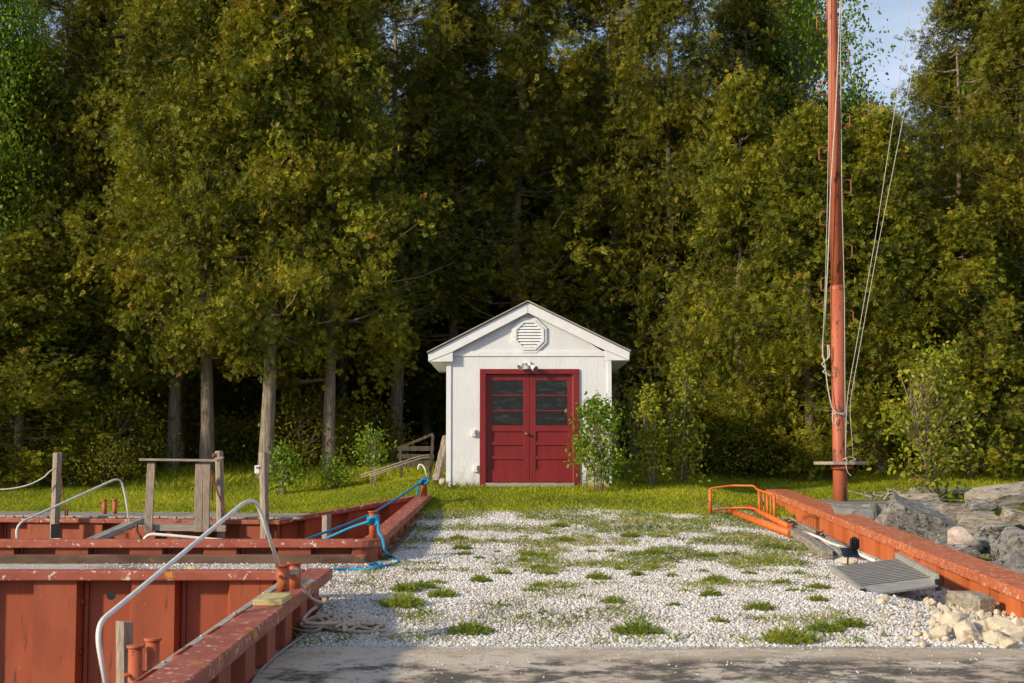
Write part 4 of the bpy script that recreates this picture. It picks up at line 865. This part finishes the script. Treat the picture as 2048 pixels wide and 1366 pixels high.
# ------------------------------------------------------------------ vegetation
def rand_frames(rs, n, up_bias):
    """random orthonormal frames: z axis = leaf plane normal, x axis = direction"""
    d = rs.normal(size=(n, 3)) + up_bias; d /= np.linalg.norm(d, axis=1)[:, None]
    q = rs.normal(size=(n, 3)); q -= (q * d).sum(1)[:, None] * d; q /= np.linalg.norm(q, axis=1)[:, None]
    return d, q, np.cross(d, q)
def kites(base, d, nrm, length, width):
    """diamond leaves: base point, direction, normal"""
    side = np.cross(d, nrm); side /= np.maximum(np.linalg.norm(side, axis=1), 1e-6)[:, None]
    l = length[:, None]; w = width[:, None]
    V = np.stack([base, base + d * l * .45 + side * w * .5, base + d * l, base + d * l * .45 - side * w * .5], 1).reshape(-1, 3)
    F = np.arange(len(V)).reshape(-1, 4); return V, F
def cedar_mesh(name, seed, H, Rm, zlow, n_limb=150, spr=42, mat='cedar', leaf=.060, open_=.0, shape=.8):
    rs = np.random.RandomState(seed)
    # limb positions
    t = rs.random(n_limb) ** .85; z0 = zlow + t * (H - zlow) * .97; az = rs.random(n_limb) * 2 * np.pi
    env = Rm * np.clip((1 - t) ** shape * 1.0 + .05, 0, 1) * np.minimum(1, .62 + t * 3.0)
    env *= .72 + .55 * vnoise(np.stack([np.cos(az) * 1.2, np.sin(az) * 1.2, z0 * .55], 1), 1.3, seed) 
    env *= 1 + rs.normal(size=n_limb) * .10
    dirs = np.stack([np.cos(az), np.sin(az), np.zeros(n_limb)], 1)
    NS = 5; limbs = np.repeat(np.arange(n_limb), spr); n = len(limbs); sc = .25 + .78 * rs.random((n_limb, NS)) ** .6
    ci = rs.randint(0, NS, n); s = sc[limbs, ci]
    e = env[limbs]; rise = (.28 + .25 * rs.random(n_limb))[limbs]
    pos = np.zeros((n, 3)); pos[:, 2] = z0[limbs]
    pos += dirs[limbs] * (e * s)[:, None]; pos[:, 2] += e * (rise * s ** 2.0 - .22 * s)
    co = rs.normal(size=(n_limb, NS, 3)) * np.array([.8, .8, .5]); spread = (.10 + .17 * e * (.35 + s * .5))
    pos += co[limbs, ci] * spread[:, None] * .9 + rs.normal(size=(n, 3)) * np.array([.15, .15, .17])
    pos[:, 2] = np.maximum(pos[:, 2], .12 + .3 * rs.random(n))
    dens = fbm(pos, .9, seed + 3, 2); keep = dens > (.36 + open_); pos = pos[keep]; limbs = limbs[keep]; n = len(pos)
    # sprays
    K = 10; out = dirs[limbs] * .8 + rs.normal(size=(n, 3)) * .65; out[:, 2] += rs.uniform(-.65, 1.0, n); out /= np.linalg.norm(out, axis=1)[:, None]
    nr = rs.normal(size=(n, 3)); nr -= (nr * out).sum(1)[:, None] * out; nr /= np.linalg.norm(nr, axis=1)[:, None]
    sd_ = np.cross(out, nr)
    fr_ = np.linspace(0, 1, K); B_ = []; D_ = []; N_ = []; Ls = []; Ws = []; T_ = []
    base_t = .40 + 1.3 * (fbm(pos, .8, seed + 9, 3) - .5) + rs.normal(size=n) * .16
    tip = rs.random(n) < .03; base_t = np.where(tip, .97, np.clip(base_t, 0, .93))
    sz = leaf * rs.uniform(.55, 1.45, n); droop = rs.uniform(0, .6, n)
    for k in range(K):
        a = ((-1) ** k) * (1.0 - .5 * fr_[k]) * (0 if k == K - 1 else 1) + rs.normal(size=n) * .12
        ax_ = out - np.array([0, 0, 1.0]) * (droop * fr_[k] * .7)[:, None]; ax_ /= np.linalg.norm(ax_, axis=1)[:, None]
        dd = ax_ * np.cos(a)[:, None] + sd_ * np.sin(a)[:, None]; dd /= np.linalg.norm(dd, axis=1)[:, None]
        B_.append(pos + ax_ * (sz * 1.75 * fr_[k])[:, None]); D_.append(dd); N_.append(nr + rs.normal(size=(n, 3)) * .35)
        Ls.append(sz * (1.45 - .75 * fr_[k]) * (.8 + .4 * rs.random(n))); Ws.append(sz * .27 * (.8 + .5 * rs.random(n))); T_.append(np.clip(base_t + rs.normal(size=n) * .06 + .10 * fr_[k], 0, 1))
    V, F = kites(np.concatenate(B_), np.concatenate(D_), np.concatenate(N_), np.concatenate(Ls), np.concatenate(Ws))
    crown = np_mesh('crown', V, F, M[mat], np.repeat(np.concatenate(T_), 4))
    # trunk with limbs
    mb = MB(); r0 = .055 + H * .0088; kx, ky = rs.uniform(-.1, .1, 2)
    tp = [Vector((kx * math.sin(i * .7), ky * math.sin(i * .9 + 1) - ky * .84, H * .93 * i / 10)) for i in range(11)]
    tr = [r0 * (1.45 if i == 0 else 1.0) * max(.06, 1 - .10 * i) for i in range(11)]
    tp.insert(1, tp[0].lerp(tp[1], .28)); tr.insert(1, r0 * 1.08)
    mb.tube(tp, tr, 14, caps=True)
    for i in range(0, n_limb, 2):
        a = Vector((0, 0, float(z0[i]))); e = float(env[i]); dv = Vector(dirs[i]); ri = .40
        mb.tube([a + dv * (e * s) + Vector((0, 0, e * (ri * s * s - .22 * s))) for s in (0, .35, .7, .98)], [.035, .025, .014, .005], 5, caps=False)
    me = bpy.data.meshes.new('trunk'); me.from_pydata([tuple(v) for v in mb.v], [], mb.f); me.materials.append(M['bark_dark' if leaf > .08 else 'bark']); me.polygons.foreach_set('use_smooth', mb.sm); me.update()
    return crown, me
def broad_mesh(name, seed, H, Rm, zlow, n_cl, per, leaf, mat, spread=.28, bark='twig', shape='oval', r0=.03, stems=1):
    rs = np.random.RandomState(seed); mb = MB(); P_ = []; cl = []
    for i in range(n_cl):
        t = rs.random() ** .8
        if shape == 'oval': rad = Rm * math.sin(math.pi * (.12 + .82 * t)) ** .7
        elif shape == 'column': rad = Rm * (1 - .75 * t)
        else: rad = Rm * (1 - t) ** .6
        a = rs.random() * 6.283; q = rs.random() ** .5
        cl.append((rad * q * math.cos(a), rad * q * math.sin(a), zlow + (H - zlow) * t))
    cl = np.array(cl)
    sb_ = [(rs.normal() * .24 * Rm if stems > 1 else 0, rs.normal() * .24 * Rm if stems > 1 else 0) for _ in range(stems)]
    tops = [(rs.uniform(-.6, .6) * Rm if stems > 1 else 0, rs.uniform(-.6, .6) * Rm if stems > 1 else 0, H * rs.uniform(.75, .97)) for _ in range(stems)]
    for (bx_, by_), tpp in zip(sb_, tops):
        q = [Vector((bx_ * (1 - i / 6) + tpp[0] * (i / 6) + rs.normal() * .015 * Rm, by_ * (1 - i / 6) + tpp[1] * (i / 6) + rs.normal() * .015 * Rm, tpp[2] * i / 6)) for i in range(7)]
        mb.tube(q, [r0 * (1 - .14 * i) for i in range(7)], 7)
    for ci, c in enumerate(cl):
        if n_cl > 140 and ci % 3: continue
        s_ = rs.randint(stems); tb = tops[s_]; h = max(.1, min(float(c[2]) * .72, tb[2])); f = h / tb[2]
        a = Vector((sb_[s_][0] * (1 - f) + tb[0] * f, sb_[s_][1] * (1 - f) + tb[1] * f, h)); e = Vector(c)
        mb.tube([a, a.lerp(e, .5) + Vector((0, 0, .02)), e], [r0 * (.35 if r0 < .05 else .2), r0 * (.22 if r0 < .05 else .11), r0 * (.08 if r0 < .05 else .03)], 4, caps=False)
    idx = np.repeat(np.arange(n_cl), per); n = len(idx)
    pos = cl[idx] + rs.normal(size=(n, 3)) * spread * np.array([1, 1, .9]); pos[:, 2] = np.maximum(pos[:, 2], .05)
    d, q, w = rand_frames(rs, n, np.array([0, 0, -.35])); nr = q * .6 + np.array([0, 0, .7]); 
    ll = leaf * (.7 + .6 * rs.random(n))
    V, F = kites(pos, d, nr, ll, ll * .62)
    t = np.clip(.5 + (fbm(pos, 1.5, seed) - .5) * .8 + rs.normal(size=n) * .16, 0, .93); t = np.where(rs.random(n) < .02, 1, t)
    crown = np_mesh('foliage', V, F, M[mat], np.repeat(t, 4))
    me = bpy.data.meshes.new('stem'); me.from_pydata([tuple(v) for v in mb.v], [], mb.f); me.materials.append(M[bark]); me.polygons.foreach_set('use_smooth', mb.sm); me.update()
    return crown, me
CED = {
 'A': cedar_mesh('A', 21, 12.5, 2.7, 2.3, 250, 150, open_=-.06),
 'B': cedar_mesh('B', 22, 13.5, 2.5, 2.6, 250, 150, open_=-.06),
 'C': cedar_mesh('C', 23, 12.5, 2.7, .5, 250, 130, 'cedar2', open_=-.05),
 'D': cedar_mesh('D', 24, 8.9, 2.1, .15, 230, 130, 'cedar', open_=-.05),
 'E': cedar_mesh('E', 25, 14.0, 2.5, 3.2, 200, 95, 'cedar2', leaf=.072),
}
def tree(kind, px, Y, label, s=1.0, rz=0, sz=None, group=None, x=None, name='cedar_tree'):
    X = x if x is not None else (px - CX) / F_PX * Y
    o = thing(name, label, 'tree', (X, Y, g(X, Y) - .04), group); o.rotation_euler = (0, 0, rz); o.scale = (s, s, sz or s)
    cw, tk = CED[kind]; link('crown', cw, o); link('trunk', tk, o); return o
T = [
 ('A', 345, 32.6, 'cedar with a flared grey trunk, leftmost of the three bare trunks behind the wooden platform', 1.0, .3, 1.0),
 ('B', 415, 32.0, 'cedar with a straight pale trunk rising just behind the wooden platform', .95, 1.9, 1.0),
 ('B', 533, 31.4, 'cedar with a forked trunk directly behind the post with the white box', 1.0, 3.9, 1.0),
 ('A', 658, 32.2, 'cedar with one slim bare trunk, nearest of the bare trunks to the shed', .95, 5.0, .98),
 ('C', 200, 34.0, 'olive cedar filling the left side beside the light green leafy tree', 1.0, 2.2, 1.05),
 ('C', 30, 33.0, 'dark cedar with branches to the ground at the left edge', .95, 4.2, .8),
 ('D', 40, 31.0, 'low dark cedar hugging the ground at the left edge', .95, 3.6, .62),
 ('D', 215, 33.2, 'low dark cedar in the shade left of the flared grey trunk', .85, 1.6, .58),
 ('E', 120, 36.5, 'tall dark cedar at the back of the upper left corner', 1.0, 1.3, 1.12),
 ('D', -330, 29.5, 'cedar outside the left edge nearest the boardwalk', 1.0, 2.6, .75),
 ('C', -190, 34.5, 'cedar just beyond the left edge of the photo', 1.0, .2, 1.0),
 ('E', 790, 35.6, 'tall cedar left of the shed, its crown top left of the sky gaps', 1.05, 1.0, 1.08),
 ('E', 910, 36.8, 'dark cedar standing behind the left eave of the shed', 1.05, 2.6, .98),
 ('E', 1040, 36.0, 'dark cedar standing directly behind the shed peak', 1.1, 4.4, 1.05),
 ('E', 1225, 36.4, 'dark cedar standing behind the right eave of the shed', 1.05, .7, 1.08),
 ('C', 1345, 35.4, 'olive cedar behind the two slender saplings right of the shed', 1.0, 3.1, 1.10),
 ('D', 1490, 32.0, 'shorter sunlit cedar with a pointed top left of the mast', .92, 1.2, 1.03),
 ('D', 1620, 31.0, 'broad sunlit cedar clothed to the ground behind the mast', 1.0, 2.9, .92),
 ('D', 1760, 31.2, 'broad sunlit cedar clothed to the ground right of the mast', 1.03, 4.9, .93),
 ('C', 1500, 37.0, 'tall dark cedar behind the pointed sunlit cedar', 1.0, .5, 1.12),
 ('C', 1930, 33.6, 'tall cedar at the right whose top stands right of the open sky', .92, 5.2, 1.04),
 ('C', 2060, 32.4, 'tall olive cedar at the right edge of the photo', .98, 2.0, .92),
 ('D', 1935, 30.6, 'low dark cedar behind the small sapling at the right', .8, .9, .66),
 ('C', 2240, 33.0, 'cedar just beyond the right edge of the photo', 1.0, 1.4, 1.0),
]
for kd, px, Y, lb, s, rz, sz in T: tree(kd, px, Y, lb, s, rz, sz)
rs = random.Random(5); k = 0
for Y, dx, off in ((39.5, 2.3, 0), (43.5, 2.6, 1.1), (48, 3.0, .4)):
    x = -19 + off
    while x < 19:
        pxc = CX + x / Y * F_PX; gap = 1655 < pxc < 1835
        if not gap or True:
            s = rs.uniform(.95, 1.1); szz = s * rs.uniform(.9, 1.12)
            if gap: szz *= .62
            elif Y > 39: szz *= .93
            tree('C' if k % 3 else 'E', 0, Y + rs.uniform(-.8, .8), 'cedar deep in the dark forest behind the front row', s, rs.uniform(0, 6), szz, 'cedars deep in the forest', x=x)
        x += dx * rs.uniform(.85, 1.15); k += 1
# broadleaf trees
BR = {'P': broad_mesh('P', 31, 11.5, 2.4, 2.0, 420, 90, .12, 'leaf', .34, 'bark', 'oval', .12),
      'Q': broad_mesh('Q', 32, 12.5, 2.2, 4.0, 200, 60, .11, 'leaf', .32, 'bark', 'oval', .11)}
def btree(k, px, Y, lb, s=1, rz=0, sz=None):
    X = (px - CX) / F_PX * Y; o = thing('leafy_tree', lb, 'tree', (X, Y, g(X, Y) - .04)); o.rotation_euler = (0, 0, rz); o.scale = (s, s, sz or s)
    link('crown', BR[k][0], o); link('trunk', BR[k][1], o)
btree('P', -60, 32.6, 'light green leafy tree at the upper left edge', .8, 1, 1.05)
btree('P', 300, 36.5, 'light green leafy tree peeping out behind the cedars at the top left', .8, 2, 1.15)
btree('Q', 1610, 38.0, 'light green leafy tree behind the upper part of the mast', 1.0, 3, 1.18)
btree('Q', 1530, 39.5, 'second light green leafy tree left of the mast top', 1.0, 5, 1.22)
btree('Q', 1715, 38.5, 'lower light green leafy tree in the open sky right of the mast', .6, 1.5, .82)
btree('P', 2090, 36.0, 'light green leafy tree at the upper right edge', .8, 4, 1.12)
# shrubs
def shrub(name, lb, px, py, Y, H, Rm, seed, n_cl, per, leaf, mat, shape='oval', stems=5, zlow=None, spread=.11, r0=.018, cat='shrub'):
    fo, st = broad_mesh(name, seed, H, Rm, zlow if zlow is not None else H * .25, n_cl, per, leaf, M and mat, spread, 'twig', shape, r0, stems)
    p = P(px, py, Y); z = g(p.x, Y); o = thing(name, lb, cat, (p.x, Y, z - .02)); link('foliage', fo, o); link('stem', st, o); return o
shrub('lilac_shrub', 'bright green lilac shrub growing at the right corner of the shed', 1197, 965, 26.35, 1.72, .44, 41, 105, 24, .08, 'leaf', stems=9, zlow=.3, r0=.013)
shrub('sapling', 'taller slender leafy sapling right of the lilac', 1368, 950, 27.5, 2.5, .42, 42, 80, 24, .085, 'leaf_dk', 'column', 3, .15, spread=.10, cat='sapling')
shrub('sapling', 'shorter slender leafy sapling between the lilac and the taller one', 1300, 950, 27.0, 1.85, .34, 43, 60, 22, .08, 'leaf_dk', 'column', 3, .15, spread=.09, cat='sapling')
shrub('sapling', 'young tree with pale trunk rising from the rocks at the right', 1868, 995, 24.4, 3.05, .72, 44, 130, 19, .085, 'leaf_dk', 'oval', 3, .55, spread=.13, r0=.03, cat='sapling')
shrub('small_shrub', 'small bright shrub right of the post with the white box', 568, 970, 29.2, .95, .33, 45, 40, 22, .08, 'leaf', stems=5)
shrub('small_shrub', 'low bright shrub at the foot of the slim bare trunk', 668, 960, 29.6, .62, .33, 46, 30, 20, .075, 'leaf', stems=5, zlow=.1)
shrub('small_shrub', 'open twiggy shrub with leaves at the top left of the wooden cart', 742, 960, 28.6, 1.22, .34, 47, 26, 24, .08, 'leaf', stems=4, zlow=.5)
shrub('small_shrub', 'dark low shrub growing behind the lilac beside the shed', 1262, 955, 29.5, 1.9, .4, 48, 26, 18, .08, 'leaf_dk', 'column', 3, .3)
# understory stuff: dim low greenery under the cedars
fo, st = broad_mesh('U', 51, 1.9, 1.3, .0, 90, 40, .10, 'cedar2', .2, 'twig', 'oval', .02, 5)
rs = random.Random(8)
for i in range(26):
    px = [40, 90, 160, 230, 280, 470, 600, 720, 1420, 1480, 1560, 1800, 1880, 1960, 2040, 2080][i % 16] + rs.uniform(-20, 20)
    Y = rs.uniform(33, 35.5) if (250 < px < 760) else rs.uniform(30.6, 32.5); X = (px - CX) / F_PX * Y
    o = thing('bush', 'low dark bush in the shade along the forest edge', 'bush', (X, Y, g(X, Y) - .05), 'bushes along the forest edge'); s = rs.uniform(.5, .95); o.scale = (s, s, s * rs.uniform(.7, 1.2)); o.rotation_euler = (0, 0, rs.uniform(0, 6))
    link('foliage', fo, o); link('stem', st, o)

rs = np.random.RandomState(77); n = 90000
X = (rs.random(n) - .5) * 90; Y = 52 + 5 * rs.random(n); Hh = 5.5 + 4.5 * vnoise(np.stack([X, Y * .2], 1), .35, 3)
pos = np.stack([X, Y, gz(X, Y) + Hh * rs.random(n)], 1); d, q, w_ = rand_frames(rs, n, np.zeros(3))
V, F = kites(pos, d, q, .38 + .25 * rs.random(n), .22 + .1 * rs.random(n))
stuff(link('distant_forest', np_mesh('distant_forest', V, F, M['cedar2'], np.repeat(np.clip(.4 + rs.normal(size=n) * .15, 0, .9), 4))), 'dark far-off wood closing the view between the trunks', 'forest')
# ------------------------------------------------------------------ grass, weeds, gravel
def blades(rs, X, Y, h, w, mat, name, lean=.35, dz=0):
    n = len(X); Z = gz(X, Y) + dz; a = rs.random(n) * 2 * np.pi; l = rs.normal(size=(n, 2)) * (lean * h)[:, None]
    b0 = np.stack([X - np.cos(a) * w / 2, Y - np.sin(a) * w / 2, Z - .004], 1); b1 = np.stack([X + np.cos(a) * w / 2, Y + np.sin(a) * w / 2, Z - .004], 1)
    m1 = np.stack([X + np.cos(a) * w * .35 + l[:, 0] * .4, Y + np.sin(a) * w * .35 + l[:, 1] * .4, Z + h * .6], 1)
    tp = np.stack([X + l[:, 0], Y + l[:, 1], Z + h], 1)
    V = np.stack([b0, b1, m1, tp], 1).reshape(-1, 3); return V, np.arange(len(V)).reshape(-1, 4)
rs = np.random.RandomState(3)
def inside(X, Y): return in_basin(X, Y) | ((Y < 25) & (X < -3.3)) | ((X < -3.2) & (Y < 22.95 + np.maximum(0, -3.75 - X) * .159 + 1.75)) | ((X > x0 - .05) & (X < x1 + .05) & (Y > SY - .12) & (Y < SY + DEP))
n = 330000; Yg = 23.4 + (34.5 - 23.4) * rs.random(n) ** 1.15; Xg = (rs.random(n) - .5) * 2 * (Yg * .385)
k = ~inside(Xg, Yg) & (lawn_edge(Xg, Yg) + rs.normal(size=n) * .25 > 0) & ~((Xg > 5.0) & (Xg < 7.7) & (Yg > 24) & (Yg < 26.6)) & ~((Xg > 4.8) & (Yg < 25)) ; Xg, Yg = Xg[k], Yg[k]
pn = np.stack([Xg, Yg], 1); edge = sstep(29.5, 32.5, Yg + (fbm(pn, .5, 2) - .5) * 2)
shedd = sstep(.5, 0, np.maximum(np.abs(Xg - (x0 + x1) / 2) - (x1 - x0) / 2, np.abs(Yg - SY - DEP / 2) - DEP / 2)) * sstep(0, .3, np.abs(Xg - S(1059, 0).x) - .75)
h = (.030 + .03 * rs.random(len(Xg))) * (1 + .5 * fbm(pn, 1.2, 4)) + edge * (.06 + .22 * rs.random(len(Xg)) ** 2) + shedd * .12 * rs.random(len(Xg))
V, F = blades(rs, Xg, Yg, h, .011 + .004 * rs.random(len(Xg)) + edge * .004, 'blade', 'g')
t = np.clip(.42 + (fbm(pn, .8, 6) - .5) * .9 + rs.normal(size=len(Xg)) * .16, 0, .93); t = np.where(rs.random(len(Xg)) < .03, 1, t)
stuff(link('lawn_grass', np_mesh('lawn_grass', V, F, M['blade'], np.repeat(t, 4))), 'bright green mown lawn grass between the gravel and the trees', 'grass')

def tuft(seed, n, r, h, mat='weed'):
    rs = np.random.RandomState(seed); a = rs.random(n) * 6.283; q = rs.random(n) ** .7 * r; X = np.cos(a) * q; Y = np.sin(a) * q
    d = np.stack([np.cos(a) * (.25 + q / r) + rs.normal(size=n) * .3, np.sin(a) * (.25 + q / r) + rs.normal(size=n) * .3, .6 + .6 * rs.random(n)], 1); d /= np.linalg.norm(d, axis=1)[:, None]
    B_ = []; D_ = []; Ls = []
    L_ = h * (.5 + .8 * rs.random(n)) * (1.1 - .5 * q / r)
    base = np.stack([X, Y, np.zeros(n)], 1)
    for f in (0, .3, .55, .75):      # feathery side leaflets along each stem
        for s_ in ((0,) if f == 0 else (-1, 1)):
            sd_ = np.cross(d, [0, 0, 1.0]); dd = d + sd_ * s_ * .9 + rs.normal(size=(n, 3)) * .2; dd /= np.linalg.norm(dd, axis=1)[:, None]
            B_.append(base + d * (L_ * f)[:, None]); D_.append(dd); Ls.append(L_ * (1.0 if f == 0 else .36))
    B_ = np.concatenate(B_); D_ = np.concatenate(D_); Ls = np.concatenate(Ls)
    V, F = kites(B_, D_, rs.normal(size=B_.shape), Ls, np.minimum(.009 + Ls * .05, .014) * (.8 + .5 * rs.random(len(Ls))))
    t = np.clip(.45 + rs.normal() * .12 + rs.normal(size=len(Ls)) * .15, 0, .95); return np_mesh('weed_tuft', V, F, M[mat], np.repeat(t, 4))
TM = [tuft(60 + i, 150, .13, .10) for i in range(3)] + [tuft(70 + i, 70, .10, .07) for i in range(3)] + [tuft(80, 260, .22, .16), tuft(81, 240, .2, .13)]
rs = random.Random(21)
def put(k, px, py, s): 
    w_ = W(px, py); o = link('weed_tuft', TM[k]); o.location = w_; o.rotation_euler = (0, 0, rs.uniform(0, 6)); o.scale = (s, s, s * rs.uniform(.8, 1.1)); return o
big = [(812, 1185, 0, 1.0, 'feathery green weed tuft on the gravel just left of the lower dark tuft'), (806, 1215, 6, .8, 'dark green feathery weed tuft nearest the heap of tan rope'), (886, 1197, 1, .9, 'compact green weed tuft right of the two feathery tufts'),
       (1580, 1288, 6, .8, 'large green weed clump on the concrete edge at centre right'), (1650, 1265, 7, .7, 'large spreading weed clump below the aluminium ramp'), (1700, 1258, 0, .9, 'weed clump between the spreading clump and the rubble'),
       (1518, 1222, 0, .9, 'upright reddish green weed on open gravel left of the ramp'), (940, 1268, 7, .8, 'weed patch at the concrete edge left of centre'), (1275, 1270, 7, .9, 'weed patch at the concrete edge right of centre')]
for px, py, k, s, lb in big: tag(put(k, px, py, s), lb, 'weed')
small = [(868, 1130), (995, 1105), (955, 1118), (930, 1111), (925, 1100), (870, 1170), (995, 1130), (1050, 1125), (1055, 1113), (1090, 1115), (1140, 1135), (1180, 1105), (1130, 1085), (1225, 1105), (1270, 1112), (1310, 1110), (1300, 1140), (1225, 1208), (1345, 1215),
         (1355, 1128), (1405, 1115), (1450, 1170), (1430, 1165), (1400, 1145), (1340, 1155), (1275, 1153), (1240, 1142), (1540, 1128), (1535, 1095), (1560, 1100), (1600, 1150), (1605, 1185), (1580, 1185), (1640, 1180), (1440, 1248), (1130, 1180), (1065, 1185), (1000, 1215), (1080, 1175),
         (960, 1165), (885, 1150), (1465, 1110), (1380, 1090), (1330, 1075), (1260, 1075), (1180, 1075), (1100, 1070), (1050, 1075), (980, 1085), (920, 1080), (1640, 1205), (1560, 1170), (1500, 1120), (1500, 1150), (1370, 1185), (1000, 1150), (1080, 1140), (1200, 1160), (1425, 1195), (1660, 1222), (880, 1085), (1035, 1060), (1120, 1055), (1090, 1150), (850, 1180)]
for px, py in small:
    tag(put(rs.randint(0, 5), px + rs.uniform(-5, 5), py, rs.uniform(.45, .95)), 'small green weed tuft sprouting from the white gravel', 'weed', 'small weed tufts on the gravel')
# loose low weeds and grass invading the gravel: stuff
rs = np.random.RandomState(14); n = 230000
Yw = 11.15 + (25.5 - 11.15) * rs.random(n); Xw = -1.7 + 6.9 * rs.random(n); pw = np.stack([Xw, Yw], 1)
m_ = fbm(pw * np.array([1, .7]), 1.7, 30, 4); near_edge = sstep(11.95, 11.2, Yw) * .21; far = sstep(17.5, 23, Yw) * .13; mid = .06 * np.exp(-((Xw - 1.2) / 2.0) ** 2)
den = m_ + near_edge + far + mid * (Yw > 15) - .10 * (Yw < 16) - .08 * sstep(1.0, -1.0, Xw) * (Yw > 14) * (Yw < 22) - .10 * sstep(3.2, 4.2, Xw)
k = (rs.random(n) < .55 * sstep(.53, .70, den + rs.normal(size=n) * .05)) & ~in_basin(Xw, Yw) & (Xw < 4.9 - .0084 * Yw); Xw, Yw, pw = Xw[k], Yw[k], pw[k]
V, F = blades(rs, Xw, Yw, .018 + .045 * rs.random(len(Xw)) ** 1.5, .008 + .006 * rs.random(len(Xw)), 'b', 'w', .8)
t = np.clip(.5 + (fbm(pw, 1.5, 8) - .5) * 1.3 + rs.normal(size=len(Xw)) * .18, 0, 1)
stuff(link('weeds', np_mesh('weeds', V, F, M['weed'], np.repeat(t, 4))), 'thin patches of low weeds and grass growing through the gravel', 'weeds')

rs = np.random.RandomState(15); n = 200000
Yp = 11.1 + (25.6 - 11.1) * rs.random(n) ** 1.25; Xp = -1.75 + 6.9 * rs.random(n)
ns = 16000; Yp = np.concatenate([Yp, 13.62 + 3.9 * rs.random(ns)]); Xp = np.concatenate([Xp, -9 + 7.3 * rs.random(ns)])
pp_ = np.stack([Xp, Yp], 1); k = ~in_basin(Xp, Yp) & (Xp < 5.12 - .0084 * Yp) & (lawn_edge(Xp, Yp) + rs.normal(size=len(Xp)) * .35 < 0) & ((Xp > -1.85) | (Yp < 17.5))
k &= rs.random(len(Xp)) > sstep(.55, .68, fbm(pp_, .8, 40, 3)) * .5
k &= ~((Xp < -4.3 + .5 * rs.normal(size=len(Xp))) & (Yp < 18))
k &= ~((Xp < -1.4) & (Yp > 17.5) & (Xp < -1.5))
Xp, Yp = Xp[k], Yp[k]; n = len(Xp)
rubb = sstep(3.4, 4.4, Xp) * sstep(16, 12.5, Yp)
sz = (.0065 + .0125 * rs.random(n) ** 3) * (1 + rubb * (rs.random(n) < .35) * 1.6)
oct_ = np.array([[1, 0, 0], [-1, 0, 0], [0, 1, 0], [0, -1, 0], [0, 0, 1], [0, 0, -1.]])
of = np.array([[0, 2, 4], [2, 1, 4], [1, 3, 4], [3, 0, 4], [2, 0, 5], [1, 2, 5], [3, 1, 5], [0, 3, 5]])
V = oct_[None] * (.65 + .7 * rs.random((n, 6, 1))) + rs.normal(size=(n, 6, 3)) * .22
ax, q, w_ = rand_frames(rs, n, np.zeros(3)); Rm_ = np.stack([ax, q, w_], 2); V = np.einsum('nij,nkj->nki', Rm_, V) * sz[:, None, None]; V[:, :, 2] *= .8
V += np.stack([Xp, Yp, gz(Xp, Yp) + .006 + sz * .35 * rs.random(n)], 1)[:, None, :]
F = (of[None] + (np.arange(n) * 6)[:, None, None]).reshape(-1, 3)
pq = np.stack([Xp, Yp], 1); soil = sstep(.46, .64, fbm(pq * np.array([1, .7]), 1.7, 30, 4) + .10 * sstep(16.5, 22, Yp)) * .85 * (.55 + .45 * np.exp(-((Yp - 18.5) / 4) ** 2)) + .30 * sstep(.5, .7, fbm(pq, 3.0, 52, 3))
t = np.clip(.66 + rs.normal(size=n) * .24 - soil * rs.random(n), 0, 1)
stuff(link('gravel', np_mesh('gravel', V.reshape(-1, 3), F, M['pebble'], np.repeat(t, 6))), 'loose white crushed stone gravel covering the yard', 'gravel')
# scattered chips on the concrete
rs = np.random.RandomState(16); n = 500; Xp = -1.4 + 9 * rs.random(n); Yp = 8.8 + 2.3 * rs.random(n) ** .6; sz = .004 + .007 * rs.random(n) ** 3
V = oct_[None] * (.65 + .7 * rs.random((n, 6, 1))) * sz[:, None, None]; V += np.stack([Xp, Yp, slabz(Xp, Yp) + sz * .4], 1)[:, None, :]
F = (of[None] + (np.arange(n) * 6)[:, None, None]).reshape(-1, 3)
stuff(link('stone_chips', np_mesh('stone_chips', V.reshape(-1, 3), F, M['pebble'], np.repeat(np.clip(.6 + rs.normal(size=n) * .3, 0, 1), 6))), 'small stone chips scattered over the concrete', 'stone chips')
